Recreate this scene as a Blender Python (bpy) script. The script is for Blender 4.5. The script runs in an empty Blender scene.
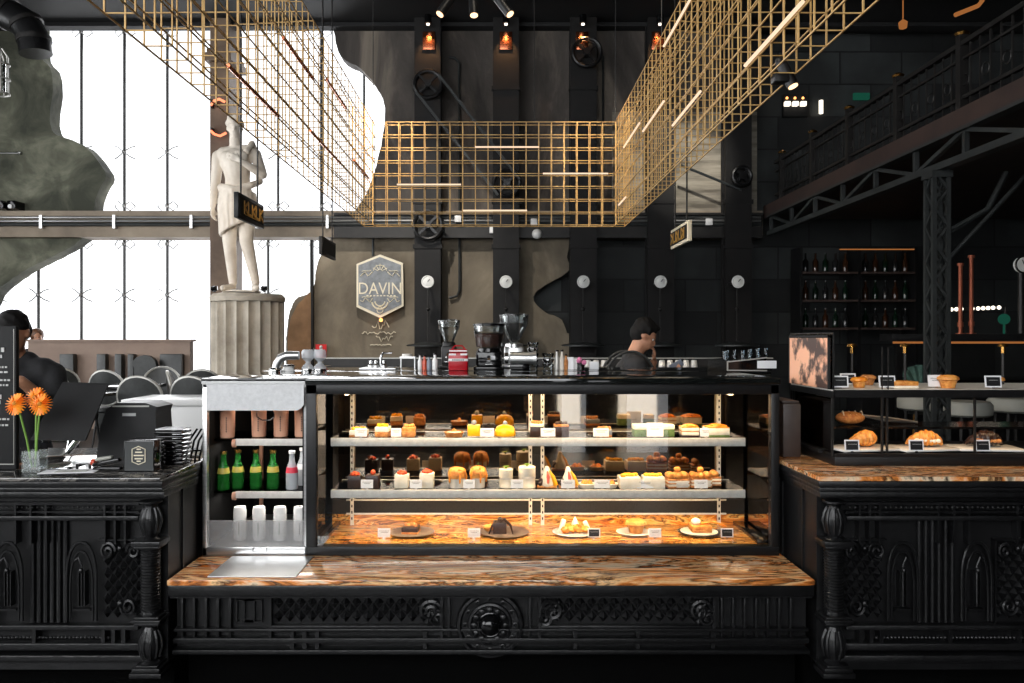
import bpy, bmesh, math, random
from mathutils import Vector, Matrix, noise
R = random.Random(7)
PI = math.pi
SC = bpy.context.scene
COL = SC.collection
CAMZ = 1.6
FPX, CX, CY = 800.0, 500.0, 338.0      # focal length and principal point for a 1024x683 frame

def P(px, py, Y):
    return Vector(((px - CX) * Y / FPX, Y, CAMZ + (CY - py) * Y / FPX))
def X(px, Y): return (px - CX) * Y / FPX
def Z(py, Y): return CAMZ + (CY - py) * Y / FPX

# ------------------------------------------------------------------ mesh builder
class MB:
    def __init__(s): s.bm = bmesh.new()
    def box(s, x0, y0, z0, x1, y1, z1, bev=0.0, rz=0.0, m=0):
        c = Vector(((x0+x1)/2, (y0+y1)/2, (z0+z1)/2))
        M = Matrix.Translation(c) @ Matrix.Rotation(rz, 4, 'Z') @ Matrix.Diagonal((abs(x1-x0), abs(y1-y0), abs(z1-z0), 1))
        r = bmesh.ops.create_cube(s.bm, size=1.0, matrix=M)
        fs = {f for v in r['verts'] for f in v.link_faces}
        if bev:
            es = list({e for v in r['verts'] for e in v.link_edges})
            o = bmesh.ops.bevel(s.bm, geom=es, offset=bev, segments=2, profile=.5, affect='EDGES')
            fs = set(o['faces']) | {f for f in fs if f.is_valid}
        for f in fs: f.material_index = m
        return s
    def obox(s, c, size, rot=(0, 0, 0), bev=0.0, m=0):
        from mathutils import Euler
        M = Matrix.Translation(Vector(c)) @ Euler(rot).to_matrix().to_4x4() @ Matrix.Diagonal((*size, 1))
        r = bmesh.ops.create_cube(s.bm, size=1.0, matrix=M)
        fs = {f for v in r['verts'] for f in v.link_faces}
        if bev:
            es = list({e for v in r['verts'] for e in v.link_edges})
            o = bmesh.ops.bevel(s.bm, geom=es, offset=bev, segments=2, profile=.5, affect='EDGES')
            fs = set(o['faces']) | {f for f in fs if f.is_valid}
        for f in fs: f.material_index = m
        return s
    def bar(s, a, b, w, m=0):
        """square-section bar from a to b"""
        return s.tube([a, b], w * .7071, 4, m, rot=PI/4)
    def cyl(s, a, b, r0, r1=None, seg=16, m=0):
        r1 = r0 if r1 is None else r1
        a, b = Vector(a), Vector(b); d = b - a
        if d.length < 1e-6: return s
        q = d.to_track_quat('Z', 'Y').to_matrix().to_4x4()
        M = Matrix.Translation((a + b) / 2) @ q
        r = bmesh.ops.create_cone(s.bm, cap_ends=True, segments=seg, radius1=r0, radius2=r1, depth=d.length, matrix=M)
        for f in {f for v in r['verts'] for f in v.link_faces}: f.material_index = m
        return s
    def ball(s, c, r, seg=12, m=0, rot=None):
        if not hasattr(r, '__len__'): r = (r, r, r)
        M = Matrix.Translation(Vector(c))
        if rot: 
            from mathutils import Euler
            M = M @ Euler(rot).to_matrix().to_4x4()
        M = M @ Matrix.Diagonal((*r, 1))
        q = bmesh.ops.create_uvsphere(s.bm, u_segments=seg, v_segments=max(6, seg*2//3), radius=1, matrix=M)
        for f in {f for v in q['verts'] for f in v.link_faces}: f.material_index = m
        return s
    def caps(s, a, b, r0, r1=None, seg=14):
        r1 = r0 if r1 is None else r1
        s.cyl(a, b, r0, r1, seg); s.ball(a, r0, seg); s.ball(b, r1, seg); return s
    def lathe(s, prof, c=(0, 0, 0), seg=24, m=0, axis='Z', rot=None):
        c = Vector(c); rings = []
        def tr(x, y, z):
            v = Vector((x, y, z))
            if axis == 'Y': v = Vector((x, -z, y))      # axis points to -Y (towards the viewer side)
            if axis == 'X': v = Vector((z, x, y))
            return c + v
        for (r, z) in prof:
            if r < 1e-5: rings.append([s.bm.verts.new(tr(0, 0, z))])
            else: rings.append([s.bm.verts.new(tr(r*math.cos(2*PI*k/seg), r*math.sin(2*PI*k/seg), z)) for k in range(seg)])
        for A, B in zip(rings, rings[1:]):
            if len(A) == 1 and len(B) == 1: continue
            for k in range(seg):
                k2 = (k+1) % seg
                if len(A) == 1: f = s.bm.faces.new((A[0], B[k2], B[k]))
                elif len(B) == 1: f = s.bm.faces.new((A[k], A[k2], B[0]))
                else: f = s.bm.faces.new((A[k], A[k2], B[k2], B[k]))
                f.material_index = m
        for A in (rings[0], rings[-1]):
            if len(A) > 1:
                f = s.bm.faces.new(A); f.material_index = m
        return s
    def tube(s, pts, r, seg=8, m=0, rot=0.0, closed=False, flat=1.0):
        pts = [Vector(p) for p in pts]
        n = len(pts); rs = r if hasattr(r, '__len__') else [r]*n
        rings = []
        T0 = (pts[1]-pts[0]).normalized()
        up = Vector((0, 0, 1)) if abs(T0.z) < .9 else Vector((0, 1, 0))
        N = T0.cross(up).normalized()
        for i, p in enumerate(pts):
            if closed: T = (pts[(i+1) % n]-pts[i-1])
            else: T = pts[min(i+1, n-1)]-pts[max(i-1, 0)]
            T.normalize()
            N = (N - T*N.dot(T))
            if N.length < 1e-4: N = T.orthogonal()
            N.normalize(); B = T.cross(N)
            rings.append([s.bm.verts.new(p + (N*math.cos(rot+2*PI*k/seg) + B*flat*math.sin(rot+2*PI*k/seg))*rs[i]) for k in range(seg)])
        prs = list(zip(rings, rings[1:])) + ([(rings[-1], rings[0])] if closed else [])
        for A, B_ in prs:
            for k in range(seg):
                f = s.bm.faces.new((A[k], A[(k+1) % seg], B_[(k+1) % seg], B_[k])); f.material_index = m
        if not closed:
            for A in (rings[0], rings[-1]):
                f = s.bm.faces.new(A); f.material_index = m
        return s
    def ring(s, c, rad, r, seg=32, axis='Y', m=0, a0=0, a1=2*PI, tseg=8):
        c = Vector(c); full = abs(a1-a0-2*PI) < 1e-3
        k = seg if full else seg+1
        pts = []
        for i in range(k):
            a = a0+(a1-a0)*i/seg; u, v = rad*math.cos(a), rad*math.sin(a)
            pts.append(c + (Vector((u, 0, v)) if axis == 'Y' else Vector((u, v, 0)) if axis == 'Z' else Vector((0, u, v))))
        return s.tube(pts, r, tseg, m, closed=full)
    def prism(s, pts, y0, y1, axis='Y', m=0):
        """polygon in XZ (axis Y), XY (axis Z) or YZ (axis X), extruded"""
        def mk(u, v, d):
            return Vector((u, d, v)) if axis == 'Y' else Vector((u, v, d)) if axis == 'Z' else Vector((d, u, v))
        A = [s.bm.verts.new(mk(u, v, y0)) for u, v in pts]; B = [s.bm.verts.new(mk(u, v, y1)) for u, v in pts]
        fs = [s.bm.faces.new(A), s.bm.faces.new(B[::-1])]
        n = len(pts)
        for i in range(n): fs.append(s.bm.faces.new((A[i], B[i], B[(i+1) % n], A[(i+1) % n])))
        for f in fs: f.material_index = m
        return s
    def rough(s, amp, scale=20.0, seed=0):
        for v in s.bm.verts:
            v.co += noise.noise_vector(v.co*scale + Vector((seed, seed*1.7, 0)))*amp
        return s
    def build(s, name, mat, parent=None, off=None, smooth=True, ang=0.7):
        bmesh.ops.recalc_face_normals(s.bm, faces=s.bm.faces[:])
        if off is not None: bmesh.ops.translate(s.bm, verts=s.bm.verts[:], vec=-Vector(off))
        me = bpy.data.meshes.new(name); s.bm.to_mesh(me); s.bm.free()
        for mm in (mat if isinstance(mat, (list, tuple)) else [mat]): me.materials.append(mm)
        if smooth:
            me.shade_smooth(); me.set_sharp_from_angle(angle=ang)
        o = bpy.data.objects.new(name, me); COL.objects.link(o)
        if parent: o.parent = parent
        return o

def tag(o, label=None, cat=None, group=None, kind=None):
    if label: o['label'] = label
    if cat: o['category'] = cat
    if group: o['group'] = group
    if kind: o['kind'] = kind
    return o
def thing(name, label, cat, loc=(0, 0, 0), rz=0, group=None):
    o = bpy.data.objects.new(name, None); COL.objects.link(o)
    o.location = loc; o.rotation_euler = (0, 0, rz); o.empty_display_size = .05
    return tag(o, label, cat, group)
def wp(root, name, mb, mat, **k):
    """part whose mesh was laid out in world coordinates"""
    return mb.build(name, mat, root, off=root.location, **k)
def sub(parent, root, name, mb, mat, **k):
    return mb.build(name, mat, parent, off=root.location, **k)
def struct(name, mb, mat, parent=None, **k):
    o = mb.build(name, mat, parent, **k)
    o['kind'] = 'structure'
    return o
def solo(name, label, cat, mb, mat, loc=(0, 0, 0), rz=0, group=None, **k):
    o = mb.build(name, mat, None, **k); o.location = loc; o.rotation_euler = (0, 0, rz)
    return tag(o, label, cat, group)
def dup(root, loc, rz=0, label=None, group=None, scale=None):
    r = root.copy(); COL.objects.link(r); r.location = loc; r.rotation_euler = (0, 0, rz)
    if scale: r.scale = (scale,)*3 if not hasattr(scale, '__len__') else scale
    if label: r['label'] = label
    if group: r['group'] = group
    for ch in list(root.children):
        c = ch.copy(); COL.objects.link(c); c.parent = r
        for g in ch.children:
            d = g.copy(); COL.objects.link(d); d.parent = c
    return r

# ------------------------------------------------------------------ materials
def S(r, g, b):
    f = lambda c: (c/255/12.92 if c/255 <= .04045 else ((c/255+.055)/1.055)**2.4)
    return (f(r), f(g), f(b), 1)
def base_mat(name):
    m = bpy.data.materials.new(name); m.use_nodes = True
    nt = m.node_tree; b = nt.nodes['Principled BSDF']
    return m, nt, b
def mat(name, col, rough=.5, metal=0.0, spec=.5, emis=None, es=0.0, trans=0.0, coat=0.0, ior=1.45, sss=0.0):
    m, nt, b = base_mat(name)
    b.inputs['Base Color'].default_value = col; b.inputs['Roughness'].default_value = rough
    b.inputs['Metallic'].default_value = metal; b.inputs['Specular IOR Level'].default_value = spec
    b.inputs['IOR'].default_value = ior
    if coat: b.inputs['Coat Weight'].default_value = coat; b.inputs['Coat Roughness'].default_value = .08
    if emis: b.inputs['Emission Color'].default_value = emis; b.inputs['Emission Strength'].default_value = es
    if trans: b.inputs['Transmission Weight'].default_value = trans
    return m
def noisy(name, c1, c2, scale=8, rough=.7, bump=.0, detail=6, stretch=(1, 1, 1), metal=0, r2=None, coat=0, c3=None, lo=.35, hi=.65, spec=.5, dist=0.0, bscale=None):
    m, nt, b = base_mat(name); N, L = nt.nodes, nt.links
    tc = N.new('ShaderNodeTexCoord'); mp = N.new('ShaderNodeMapping'); mp.inputs['Scale'].default_value = stretch
    L.new(tc.outputs['Object'], mp.inputs['Vector'])
    n = N.new('ShaderNodeTexNoise'); n.inputs['Scale'].default_value = scale; n.inputs['Detail'].default_value = detail
    n.inputs['Distortion'].default_value = dist; n.inputs['Roughness'].default_value = .6
    L.new(mp.outputs[0], n.inputs['Vector'])
    cr = N.new('ShaderNodeValToRGB'); e = cr.color_ramp.elements
    e[0].position, e[0].color, e[1].position, e[1].color = lo, c1, hi, c2
    if c3: x = e.new((lo+hi)/2); x.color = c3
    L.new(n.outputs['Fac'], cr.inputs['Fac']); L.new(cr.outputs[0], b.inputs['Base Color'])
    b.inputs['Roughness'].default_value = rough; b.inputs['Metallic'].default_value = metal
    b.inputs['Specular IOR Level'].default_value = spec
    if coat: b.inputs['Coat Weight'].default_value = coat
    if bump:
        n2 = N.new('ShaderNodeTexNoise'); n2.inputs['Scale'].default_value = bscale or scale*3; n2.inputs['Detail'].default_value = 8
        L.new(tc.outputs['Object'], n2.inputs['Vector'])
        bp = N.new('ShaderNodeBump'); bp.inputs['Strength'].default_value = bump; bp.inputs['Distance'].default_value = .02
        L.new(n2.outputs['Fac'], bp.inputs['Height']); L.new(bp.outputs[0], b.inputs['Normal'])
    return m
def brick_mat(name, c1, c2, mortar, bw, bh, rough=.7):
    m, nt, b = base_mat(name); N, L = nt.nodes, nt.links
    tc = N.new('ShaderNodeTexCoord'); mp = N.new('ShaderNodeMapping'); mp.inputs['Rotation'].default_value = (PI/2, 0, 0)
    L.new(tc.outputs['Object'], mp.inputs['Vector'])
    k = N.new('ShaderNodeTexBrick'); k.inputs['Color1'].default_value = c1; k.inputs['Color2'].default_value = c2; k.inputs['Mortar'].default_value = mortar
    k.inputs['Scale'].default_value = 1; k.inputs['Brick Width'].default_value = bw; k.inputs['Row Height'].default_value = bh; k.inputs['Mortar Size'].default_value = .012
    L.new(mp.outputs[0], k.inputs['Vector'])
    n = N.new('ShaderNodeTexNoise'); n.inputs['Scale'].default_value = 1.1; n.inputs['Detail'].default_value = 10
    cr = N.new('ShaderNodeValToRGB'); cr.color_ramp.elements[0].position = .4; cr.color_ramp.elements[0].color = (.12, .12, .12, 1); cr.color_ramp.elements[1].position = .68; cr.color_ramp.elements[1].color = (.75, .75, .75, 1); L.new(n.outputs['Fac'], cr.inputs['Fac'])
    L.new(tc.outputs['Object'], n.inputs['Vector'])
    mx = N.new('ShaderNodeMix'); mx.data_type = 'RGBA'; mx.blend_type = 'MULTIPLY'; mx.inputs[0].default_value = .8
    L.new(k.outputs['Color'], mx.inputs[6]); L.new(cr.outputs[0], mx.inputs[7])
    L.new(mx.outputs[2], b.inputs['Base Color']); b.inputs['Roughness'].default_value = rough
    bp = N.new('ShaderNodeBump'); bp.inputs['Strength'].default_value = .3; bp.inputs['Distance'].default_value = .02
    L.new(k.outputs['Fac'], bp.inputs['Height']); L.new(bp.outputs[0], b.inputs['Normal'])
    return m
def marble_mat(name, stops, scale=(1.2, 5, 5), rough=.13, dist=2.6, seed=0.0, w=7):
    m, nt, b = base_mat(name); N, L = nt.nodes, nt.links
    tc = N.new('ShaderNodeTexCoord'); mp = N.new('ShaderNodeMapping'); mp.inputs['Scale'].default_value = scale; mp.inputs['Location'].default_value = (seed, seed*.7, 0)
    mp.inputs['Rotation'].default_value = (0, 0, .12)
    L.new(tc.outputs['Object'], mp.inputs['Vector'])
    n = N.new('ShaderNodeTexNoise'); n.inputs['Scale'].default_value = 1.6; n.inputs['Detail'].default_value = w; n.inputs['Distortion'].default_value = dist; n.inputs['Roughness'].default_value = .62
    L.new(mp.outputs[0], n.inputs['Vector'])
    cr = N.new('ShaderNodeValToRGB'); e = cr.color_ramp.elements
    e[0].position, e[0].color = stops[0]; e[1].position, e[1].color = stops[-1]
    for p_, c_ in stops[1:-1]:
        x = e.new(p_); x.color = c_
    L.new(n.outputs['Fac'], cr.inputs['Fac']); L.new(cr.outputs[0], b.inputs['Base Color'])
    b.inputs['Roughness'].default_value = rough; b.inputs['Coat Weight'].default_value = .5; b.inputs['Coat Roughness'].default_value = .03
    return m
def glass_mat(name, tint=(1, 1, 1, 1), refl=1.0, rough=0.0):
    m = bpy.data.materials.new(name); m.use_nodes = True; nt = m.node_tree; N, L = nt.nodes, nt.links
    for n in list(N): N.remove(n)
    o = N.new('ShaderNodeOutputMaterial'); t = N.new('ShaderNodeBsdfTransparent'); t.inputs[0].default_value = tint
    g = N.new('ShaderNodeBsdfGlossy'); g.inputs['Roughness'].default_value = rough; g.inputs['Color'].default_value = (refl, refl, refl, 1)
    f = N.new('ShaderNodeFresnel'); f.inputs['IOR'].default_value = 1.45
    mx = N.new('ShaderNodeMixShader'); L.new(f.outputs[0], mx.inputs[0]); L.new(t.outputs[0], mx.inputs[1]); L.new(g.outputs[0], mx.inputs[2]); L.new(mx.outputs[0], o.inputs[0])
    return m
def emit(name, col, st):
    m = bpy.data.materials.new(name); m.use_nodes = True; nt = m.node_tree; N, L = nt.nodes, nt.links
    for n in list(N): N.remove(n)
    o = N.new('ShaderNodeOutputMaterial'); e = N.new('ShaderNodeEmission'); e.inputs[0].default_value = col; e.inputs[1].default_value = st
    L.new(e.outputs[0], o.inputs[0]); return m

M = {}
M['black'] = noisy('black_paint', S(12, 12, 13), S(18, 18, 19), 30, rough=.42, spec=.35)
M['iron'] = noisy('cast_iron', S(13, 13, 14), S(22, 22, 23), 18, rough=.33, bump=.12, spec=.42)
M['flatblack'] = mat('flat_black', S(14, 14, 15), .7)
M['gloss'] = mat('gloss_black', S(10, 10, 11), .12)
M['steelbk'] = noisy('dark_steel', S(24, 22, 21), S(33, 31, 29), 6, rough=.5, metal=.2)
M['steel'] = noisy('brushed_steel', S(190, 190, 190), S(215, 215, 214), 3, rough=.28, metal=.9, stretch=(1, 1, 60))
M['chrome'] = mat('chrome', S(215, 215, 215), .12, 1)
M['white'] = mat('white_enamel', S(225, 224, 222), .35)
M['blind'] = noisy('pale_blind', S(196, 197, 198), S(210, 211, 212), 60, rough=.45)
M['shelf'] = noisy('shelf_metal', S(205, 200, 192), S(222, 218, 210), 40, rough=.35)
M['brassy'] = noisy('brass_wire', S(176, 138, 80), S(206, 168, 106), 6, rough=.5, metal=.15)
M['brass'] = mat('brass', S(200, 150, 80), .25, 1)
M['copper'] = mat('copper', S(196, 116, 82), .25, 1)
M['concrete'] = noisy('concrete', S(88, 80, 68), S(158, 146, 126), 1.1, rough=.85, bump=.5, c3=S(120, 110, 94), lo=.32, hi=.7, bscale=9, detail=12, stretch=(1, 1, .6), dist=.5)
M['concrete_dark'] = noisy('streaked_concrete', S(52, 48, 44), S(126, 116, 104), 1.3, rough=.85, bump=.7, c3=S(78, 72, 67), lo=.36, hi=.68, bscale=9, detail=12, stretch=(1, 1, .4), dist=.8)  # darker and streakier than the concrete of the lower wall
M['concrete_green'] = noisy('mossy_render', S(62, 64, 54), S(136, 136, 118), 1.6, rough=.9, bump=.8, c3=S(94, 95, 81), lo=.34, hi=.68, bscale=9, detail=13, dist=.6)
M['board'] = noisy('board_concrete', S(92, 86, 76), S(176, 168, 152), 1.0, rough=.85, bump=.4, stretch=(.7, 1, 6), detail=9, lo=.38, hi=.66)
M['beam'] = noisy('beam_concrete', S(124, 112, 98), S(162, 148, 130), 1.2, rough=.8, bump=.3)
M['darkwall'] = brick_mat('dark_block_wall', S(26, 29, 30), S(74, 79, 79), S(20, 21, 22), .95, .5)
M['ceiling'] = noisy('black_ceiling', S(16, 16, 17), S(22, 22, 23), 2, rough=.8)
M['floor'] = noisy('dark_floor', S(30, 28, 27), S(44, 41, 39), 2, rough=.35)
M['mezz'] = noisy('mezzanine_fascia', S(48, 35, 31), S(62, 46, 40), 3, rough=.6)
M['pilaster_steel'] = noisy('black_pilaster_steel', S(15, 14, 14), S(23, 21, 20), 6, rough=.6, spec=.3)
M['truss'] = noisy('truss_steel', S(34, 37, 37), S(46, 49, 49), 4, rough=.5)
M['plaster'] = noisy('statue_plaster', S(205, 192, 176), S(232, 222, 208), 3, rough=.6, bump=.1)
M['fluted'] = noisy('aged_plinth', S(150, 140, 126), S(196, 187, 172), 2.2, rough=.8, bump=.35, bscale=14)
M['pilaster'] = noisy('brown_pilaster', S(96, 78, 64), S(124, 104, 86), 2, rough=.7, bump=.2)
M['partition'] = noisy('taupe_render', S(128, 108, 96), S(146, 126, 112), 2, rough=.7)
M['marble'] = marble_mat('veined_granite', [(.28, S(14, 12, 12)), (.36, S(50, 32, 22)), (.41, S(206, 120, 52)), (.46, S(244, 196, 140)), (.50, S(66, 38, 22)), (.535, S(230, 142, 70)), (.57, S(240, 214, 180)), (.61, S(36, 24, 20)), (.67, S(206, 114, 50)), (.74, S(18, 16, 16))], scale=(.65, 3.4, 3.4), dist=1.9)
M['marble_in'] = marble_mat('veined_granite_gold', [(.30, S(30, 18, 10)), (.38, S(150, 80, 26)), (.44, S(226, 140, 50)), (.49, S(240, 190, 110)), (.54, S(70, 38, 16)), (.58, S(222, 146, 62)), (.63, S(50, 28, 14)), (.70, S(214, 130, 50)), (.8, S(30, 18, 10))], seed=4.2, scale=(1.6, 8, 8), rough=.2)
M['granite_dark'] = marble_mat('dark_granite', [(.3, S(16, 16, 17)), (.5, S(34, 33, 33)), (.56, S(120, 116, 110)), (.62, S(40, 38, 38)), (.8, S(14, 14, 15))], scale=(2, 6, 6), rough=.06, seed=2.2)
M['blacktop'] = noisy('polished_black_granite', S(10, 11, 11), S(24, 27, 26), 60, rough=.05, coat=.4)
M['glass'] = glass_mat('clear_glass', (.97, .98, .98, 1), .9)
M['glassware'] = glass_mat('glassware', (.86, .88, .88, 1), 1)
M['shelfglass'] = glass_mat('shelf_glass', (.8, .82, .82, 1), .35)
M['void'] = mat('matt_black_plinth', S(6, 6, 6), .95, spec=.05)
M['lining'] = mat('cooler_lining', S(9, 9, 9), .8, spec=.15)
M['vaseglass'] = mat('vase_glass', S(225, 232, 230), .05)
M['vaseglass'].node_tree.nodes['Principled BSDF'].inputs['Alpha'].default_value = .16
M['window'] = glass_mat('window_glass', (1, 1, 1, 1), .6)
M['mirror'] = mat('tinted_mirror', S(176, 160, 142), .03, 1)
M['frost'] = noisy('frosted_acrylic', S(190, 190, 190), S(206, 206, 206), 5, rough=.3)
nb = M['frost'].node_tree.nodes['Principled BSDF']; nb.inputs['Alpha'].default_value = .28
M['tagw'] = mat('tag_card', S(232, 232, 234), .5)
M['ink'] = mat('ink', S(40, 40, 42), .6)
M['chalk'] = mat('chalk', S(190, 190, 188), .8)
M['tagk'] = mat('black_card', S(22, 22, 24), .5)
M['gold'] = noisy('golden_pastry', S(196, 112, 40), S(236, 168, 84), 40, rough=.45, bump=.3, detail=4)
M['crust'] = noisy('baked_crust', S(168, 96, 44), S(214, 150, 84), 60, rough=.6, bump=.4)
M['choc'] = noisy('chocolate', S(34, 20, 15), S(56, 33, 24), 30, rough=.35)
M['cream'] = noisy('cream', S(236, 222, 196), S(250, 240, 222), 30, rough=.5)
M['yellow'] = mat('yellow_glaze', S(250, 178, 20), .3)
M['orange'] = noisy('orange_glaze', S(226, 118, 30), S(248, 166, 60), 50, rough=.25, bump=.2)
M['red'] = noisy('berry_red', S(176, 42, 22), S(222, 92, 50), 50, rough=.3)
M['green'] = noisy('matcha', S(70, 92, 44), S(98, 122, 62), 60, rough=.6)
M['leaf'] = mat('mint_leaf', S(112, 142, 48), .5)
M['paper'] = noisy('baking_paper', S(206, 196, 184), S(228, 220, 208), 20, rough=.6)
M['greyfilm'] = mat('grey_glaze', S(120, 128, 140), .3)
M['slate'] = noisy('slate_plate', S(96, 84, 78), S(118, 104, 96), 20, rough=.4)
M['plate'] = mat('white_china', S(236, 232, 224), .2, coat=.3)
M['plated'] = mat('dark_china', S(70, 72, 70), .25)
M['bottle'] = mat('green_bottle', S(46, 140, 56), .06, 0, trans=.6, ior=1.3)
M['clearb'] = glass_mat('clear_bottle', (.8, .84, .86, 1), 1)
M['pinklab'] = mat('pink_label', S(220, 60, 80), .5)
M['yellab'] = mat('yellow_label', S(176, 160, 70), .5)
M['frostb'] = mat('pale_bottle', S(206, 210, 214), .1)
M['frostb'].node_tree.nodes['Principled BSDF'].inputs['Alpha'].default_value = .6
M['can'] = noisy('white_can', S(226, 224, 220), S(240, 238, 234), 30, rough=.3)
M['tumbler'] = noisy('tan_tumbler', S(206, 150, 122), S(226, 174, 146), 6, rough=.3)
M['skin'] = noisy('skin', S(168, 118, 92), S(190, 138, 108), 12, rough=.5)
M['skin_dark'] = noisy('skin_warm', S(156, 108, 84), S(180, 130, 100), 12, rough=.5)
M['hair'] = noisy('black_hair', S(12, 11, 11), S(22, 20, 19), 60, rough=.75, stretch=(1, 1, .2), spec=.2)
M['hairb'] = noisy('brown_hair', S(86, 58, 42), S(120, 84, 60), 60, rough=.5)
M['tshirt'] = noisy('black_cloth', S(20, 20, 22), S(30, 30, 33), 20, rough=.85)
M['denim'] = noisy('dark_trousers', S(24, 26, 32), S(34, 36, 44), 30, rough=.85)
M['pack'] = noisy('grey_bag_cloth', S(66, 68, 66), S(88, 90, 86), 20, rough=.8)
M['strap'] = noisy('dark_strap', S(34, 35, 35), S(50, 51, 50), 20, rough=.8)
M['dullcopper'] = mat('dull_copper', S(150, 84, 62), .55, .6)
M['redtin'] = mat('red_tin', S(168, 12, 28), .3)
M['redsign'] = mat('red_sign', S(205, 30, 34), .4)
M['beans'] = noisy('coffee_beans', S(52, 28, 20), S(86, 50, 36), 90, rough=.4, bump=.6)
M['hopper'] = glass_mat('hopper_plastic', (.84, .86, .86, 1), 1, .12)
M['petal'] = noisy('gerbera_petal', S(250, 116, 18), S(255, 168, 44), 40, rough=.5)
M['flowerc'] = mat('gerbera_heart', S(190, 120, 30), .7)
M['stem'] = mat('flower_stem', S(110, 150, 62), .5)
M['leather'] = noisy('dark_leather', S(30, 32, 31), S(44, 46, 45), 20, rough=.4)
M['rim'] = mat('pale_rim', S(170, 168, 162), .35, .4)
M['stool'] = mat('pale_stool', S(150, 150, 142), .5)
M['velvet'] = noisy('green_velvet', S(62, 92, 82), S(84, 118, 106), 10, rough=.8)
M['chalkboard'] = noisy('chalk_slate', S(104, 108, 112), S(140, 144, 148), 9, rough=.6)
M['creamedge'] = mat('cream_border', S(224, 214, 190), .5)
M['goldink'] = mat('gold_letter', S(206, 160, 84), .4, .5)
M['gauge'] = mat('gauge_face', S(226, 226, 222), .4, emis=(1, 1, 1, 1), es=.0)
M['led'] = emit('led_tube', (1, .74, .52, 1), 1.15)
M['ledcase'] = emit('case_led', (1, .72, .42, 1), 2)
M['lampface'] = emit('spot_lamp', (1, .62, .34, 1), 2.6)
M['amber'] = emit('amber_lamp', (1, .42, .12, 1), 3)
M['amberlow'] = emit('amber_strip', (1, .36, .10, 1), .32)
M['neon'] = emit('red_neon', (1, .25, .12, 1), 2.2)
M['greenlamp'] = emit('green_lamp', (.1, .8, .5, 1), .07)
M['warmdot'] = emit('warm_dot', (1, .9, .75, 1), 2.5)
M['print'] = noisy('tan_reflection', S(70, 50, 44), S(236, 176, 142), 7, rough=.4, lo=.42, hi=.5)  # mottled tan that imitates a reflection in the cabinet side glass

def text_mesh(body, size, depth=.002, font_scale=(1, 1)):
    cu = bpy.data.curves.new('lettering', 'FONT'); cu.body = body; cu.size = size; cu.extrude = depth; cu.align_x = 'CENTER'; cu.align_y = 'CENTER'
    cu.resolution_u = 3
    o = bpy.data.objects.new('tmp', cu); COL.objects.link(o)
    dg = bpy.context.evaluated_depsgraph_get()
    me = bpy.data.meshes.new_from_object(o.evaluated_get(dg))
    bpy.data.objects.remove(o); bpy.data.curves.remove(cu)
    mb = MB(); mb.bm.from_mesh(me); bpy.data.meshes.remove(me)
    return mb
def put_text(root, name, body, size, c, mt, rot=(PI/2, 0, 0), sx=1.0, label=None, depth=.002):
    from mathutils import Euler
    mb = text_mesh(body, size, depth)
    bmesh.ops.scale(mb.bm, vec=(sx, 1, 1), verts=mb.bm.verts[:])
    o = mb.build(name, mt, root, smooth=False)
    o.location = Vector(c) - Vector(root.location if root.parent is None else (0, 0, 0)); o.rotation_euler = rot
    return o

# ================================================================== CAMERA
cam = bpy.data.cameras.new('camera'); co = bpy.data.objects.new('camera', cam); COL.objects.link(co)
co.location = (0, 0, CAMZ); co.rotation_euler = (PI/2, 0, 0)
cam.sensor_width = 36; cam.lens = 36*FPX/1024; cam.clip_end = 100
cam.shift_x = (512-CX)/1024; cam.shift_y = -(341.5-CY)/1024
SC.camera = co
SC.view_settings.view_transform = 'Standard'; SC.view_settings.look = 'None'; SC.view_settings.gamma = 1; SC.view_settings.exposure = 0.0
SC.view_settings.use_curve_mapping = False
w = bpy.data.worlds.new('world'); SC.world = w; w.use_nodes = True
w.node_tree.nodes['Background'].inputs[0].default_value = (.95, .97, 1, 1); w.node_tree.nodes['Background'].inputs[1].default_value = 2.2
SC.cycles.use_denoising = True
SC.cycles.max_bounces = 8; SC.cycles.diffuse_bounces = 3; SC.cycles.glossy_bounces = 5; SC.cycles.transparent_max_bounces = 24
SC.cycles.caustics_reflective = False; SC.cycles.caustics_refractive = False
SC.cycles.sample_clamp_indirect = 4

def area(name, loc, sx, sy, power, col=(1, 1, 1), rot=(0, 0, 0), spread=PI, portal=False):
    l = bpy.data.lights.new(name, 'AREA'); l.shape = 'RECTANGLE'; l.size = sx; l.size_y = sy; l.energy = power; l.color = col; l.spread = spread
    if portal: l.cycles.is_portal = True
    o = bpy.data.objects.new(name, l); COL.objects.link(o); o.location = loc; o.rotation_euler = rot; return o
def spot(name, loc, target, power, col, ang=60, blend=.6, size=.04):
    l = bpy.data.lights.new(name, 'SPOT'); l.energy = power; l.color = col; l.spot_size = math.radians(ang); l.spot_blend = blend; l.shadow_soft_size = size
    o = bpy.data.objects.new(name, l); COL.objects.link(o); o.location = loc
    o.rotation_euler = (Vector(target)-Vector(loc)).to_track_quat('-Z', 'Y').to_euler(); return o


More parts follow.
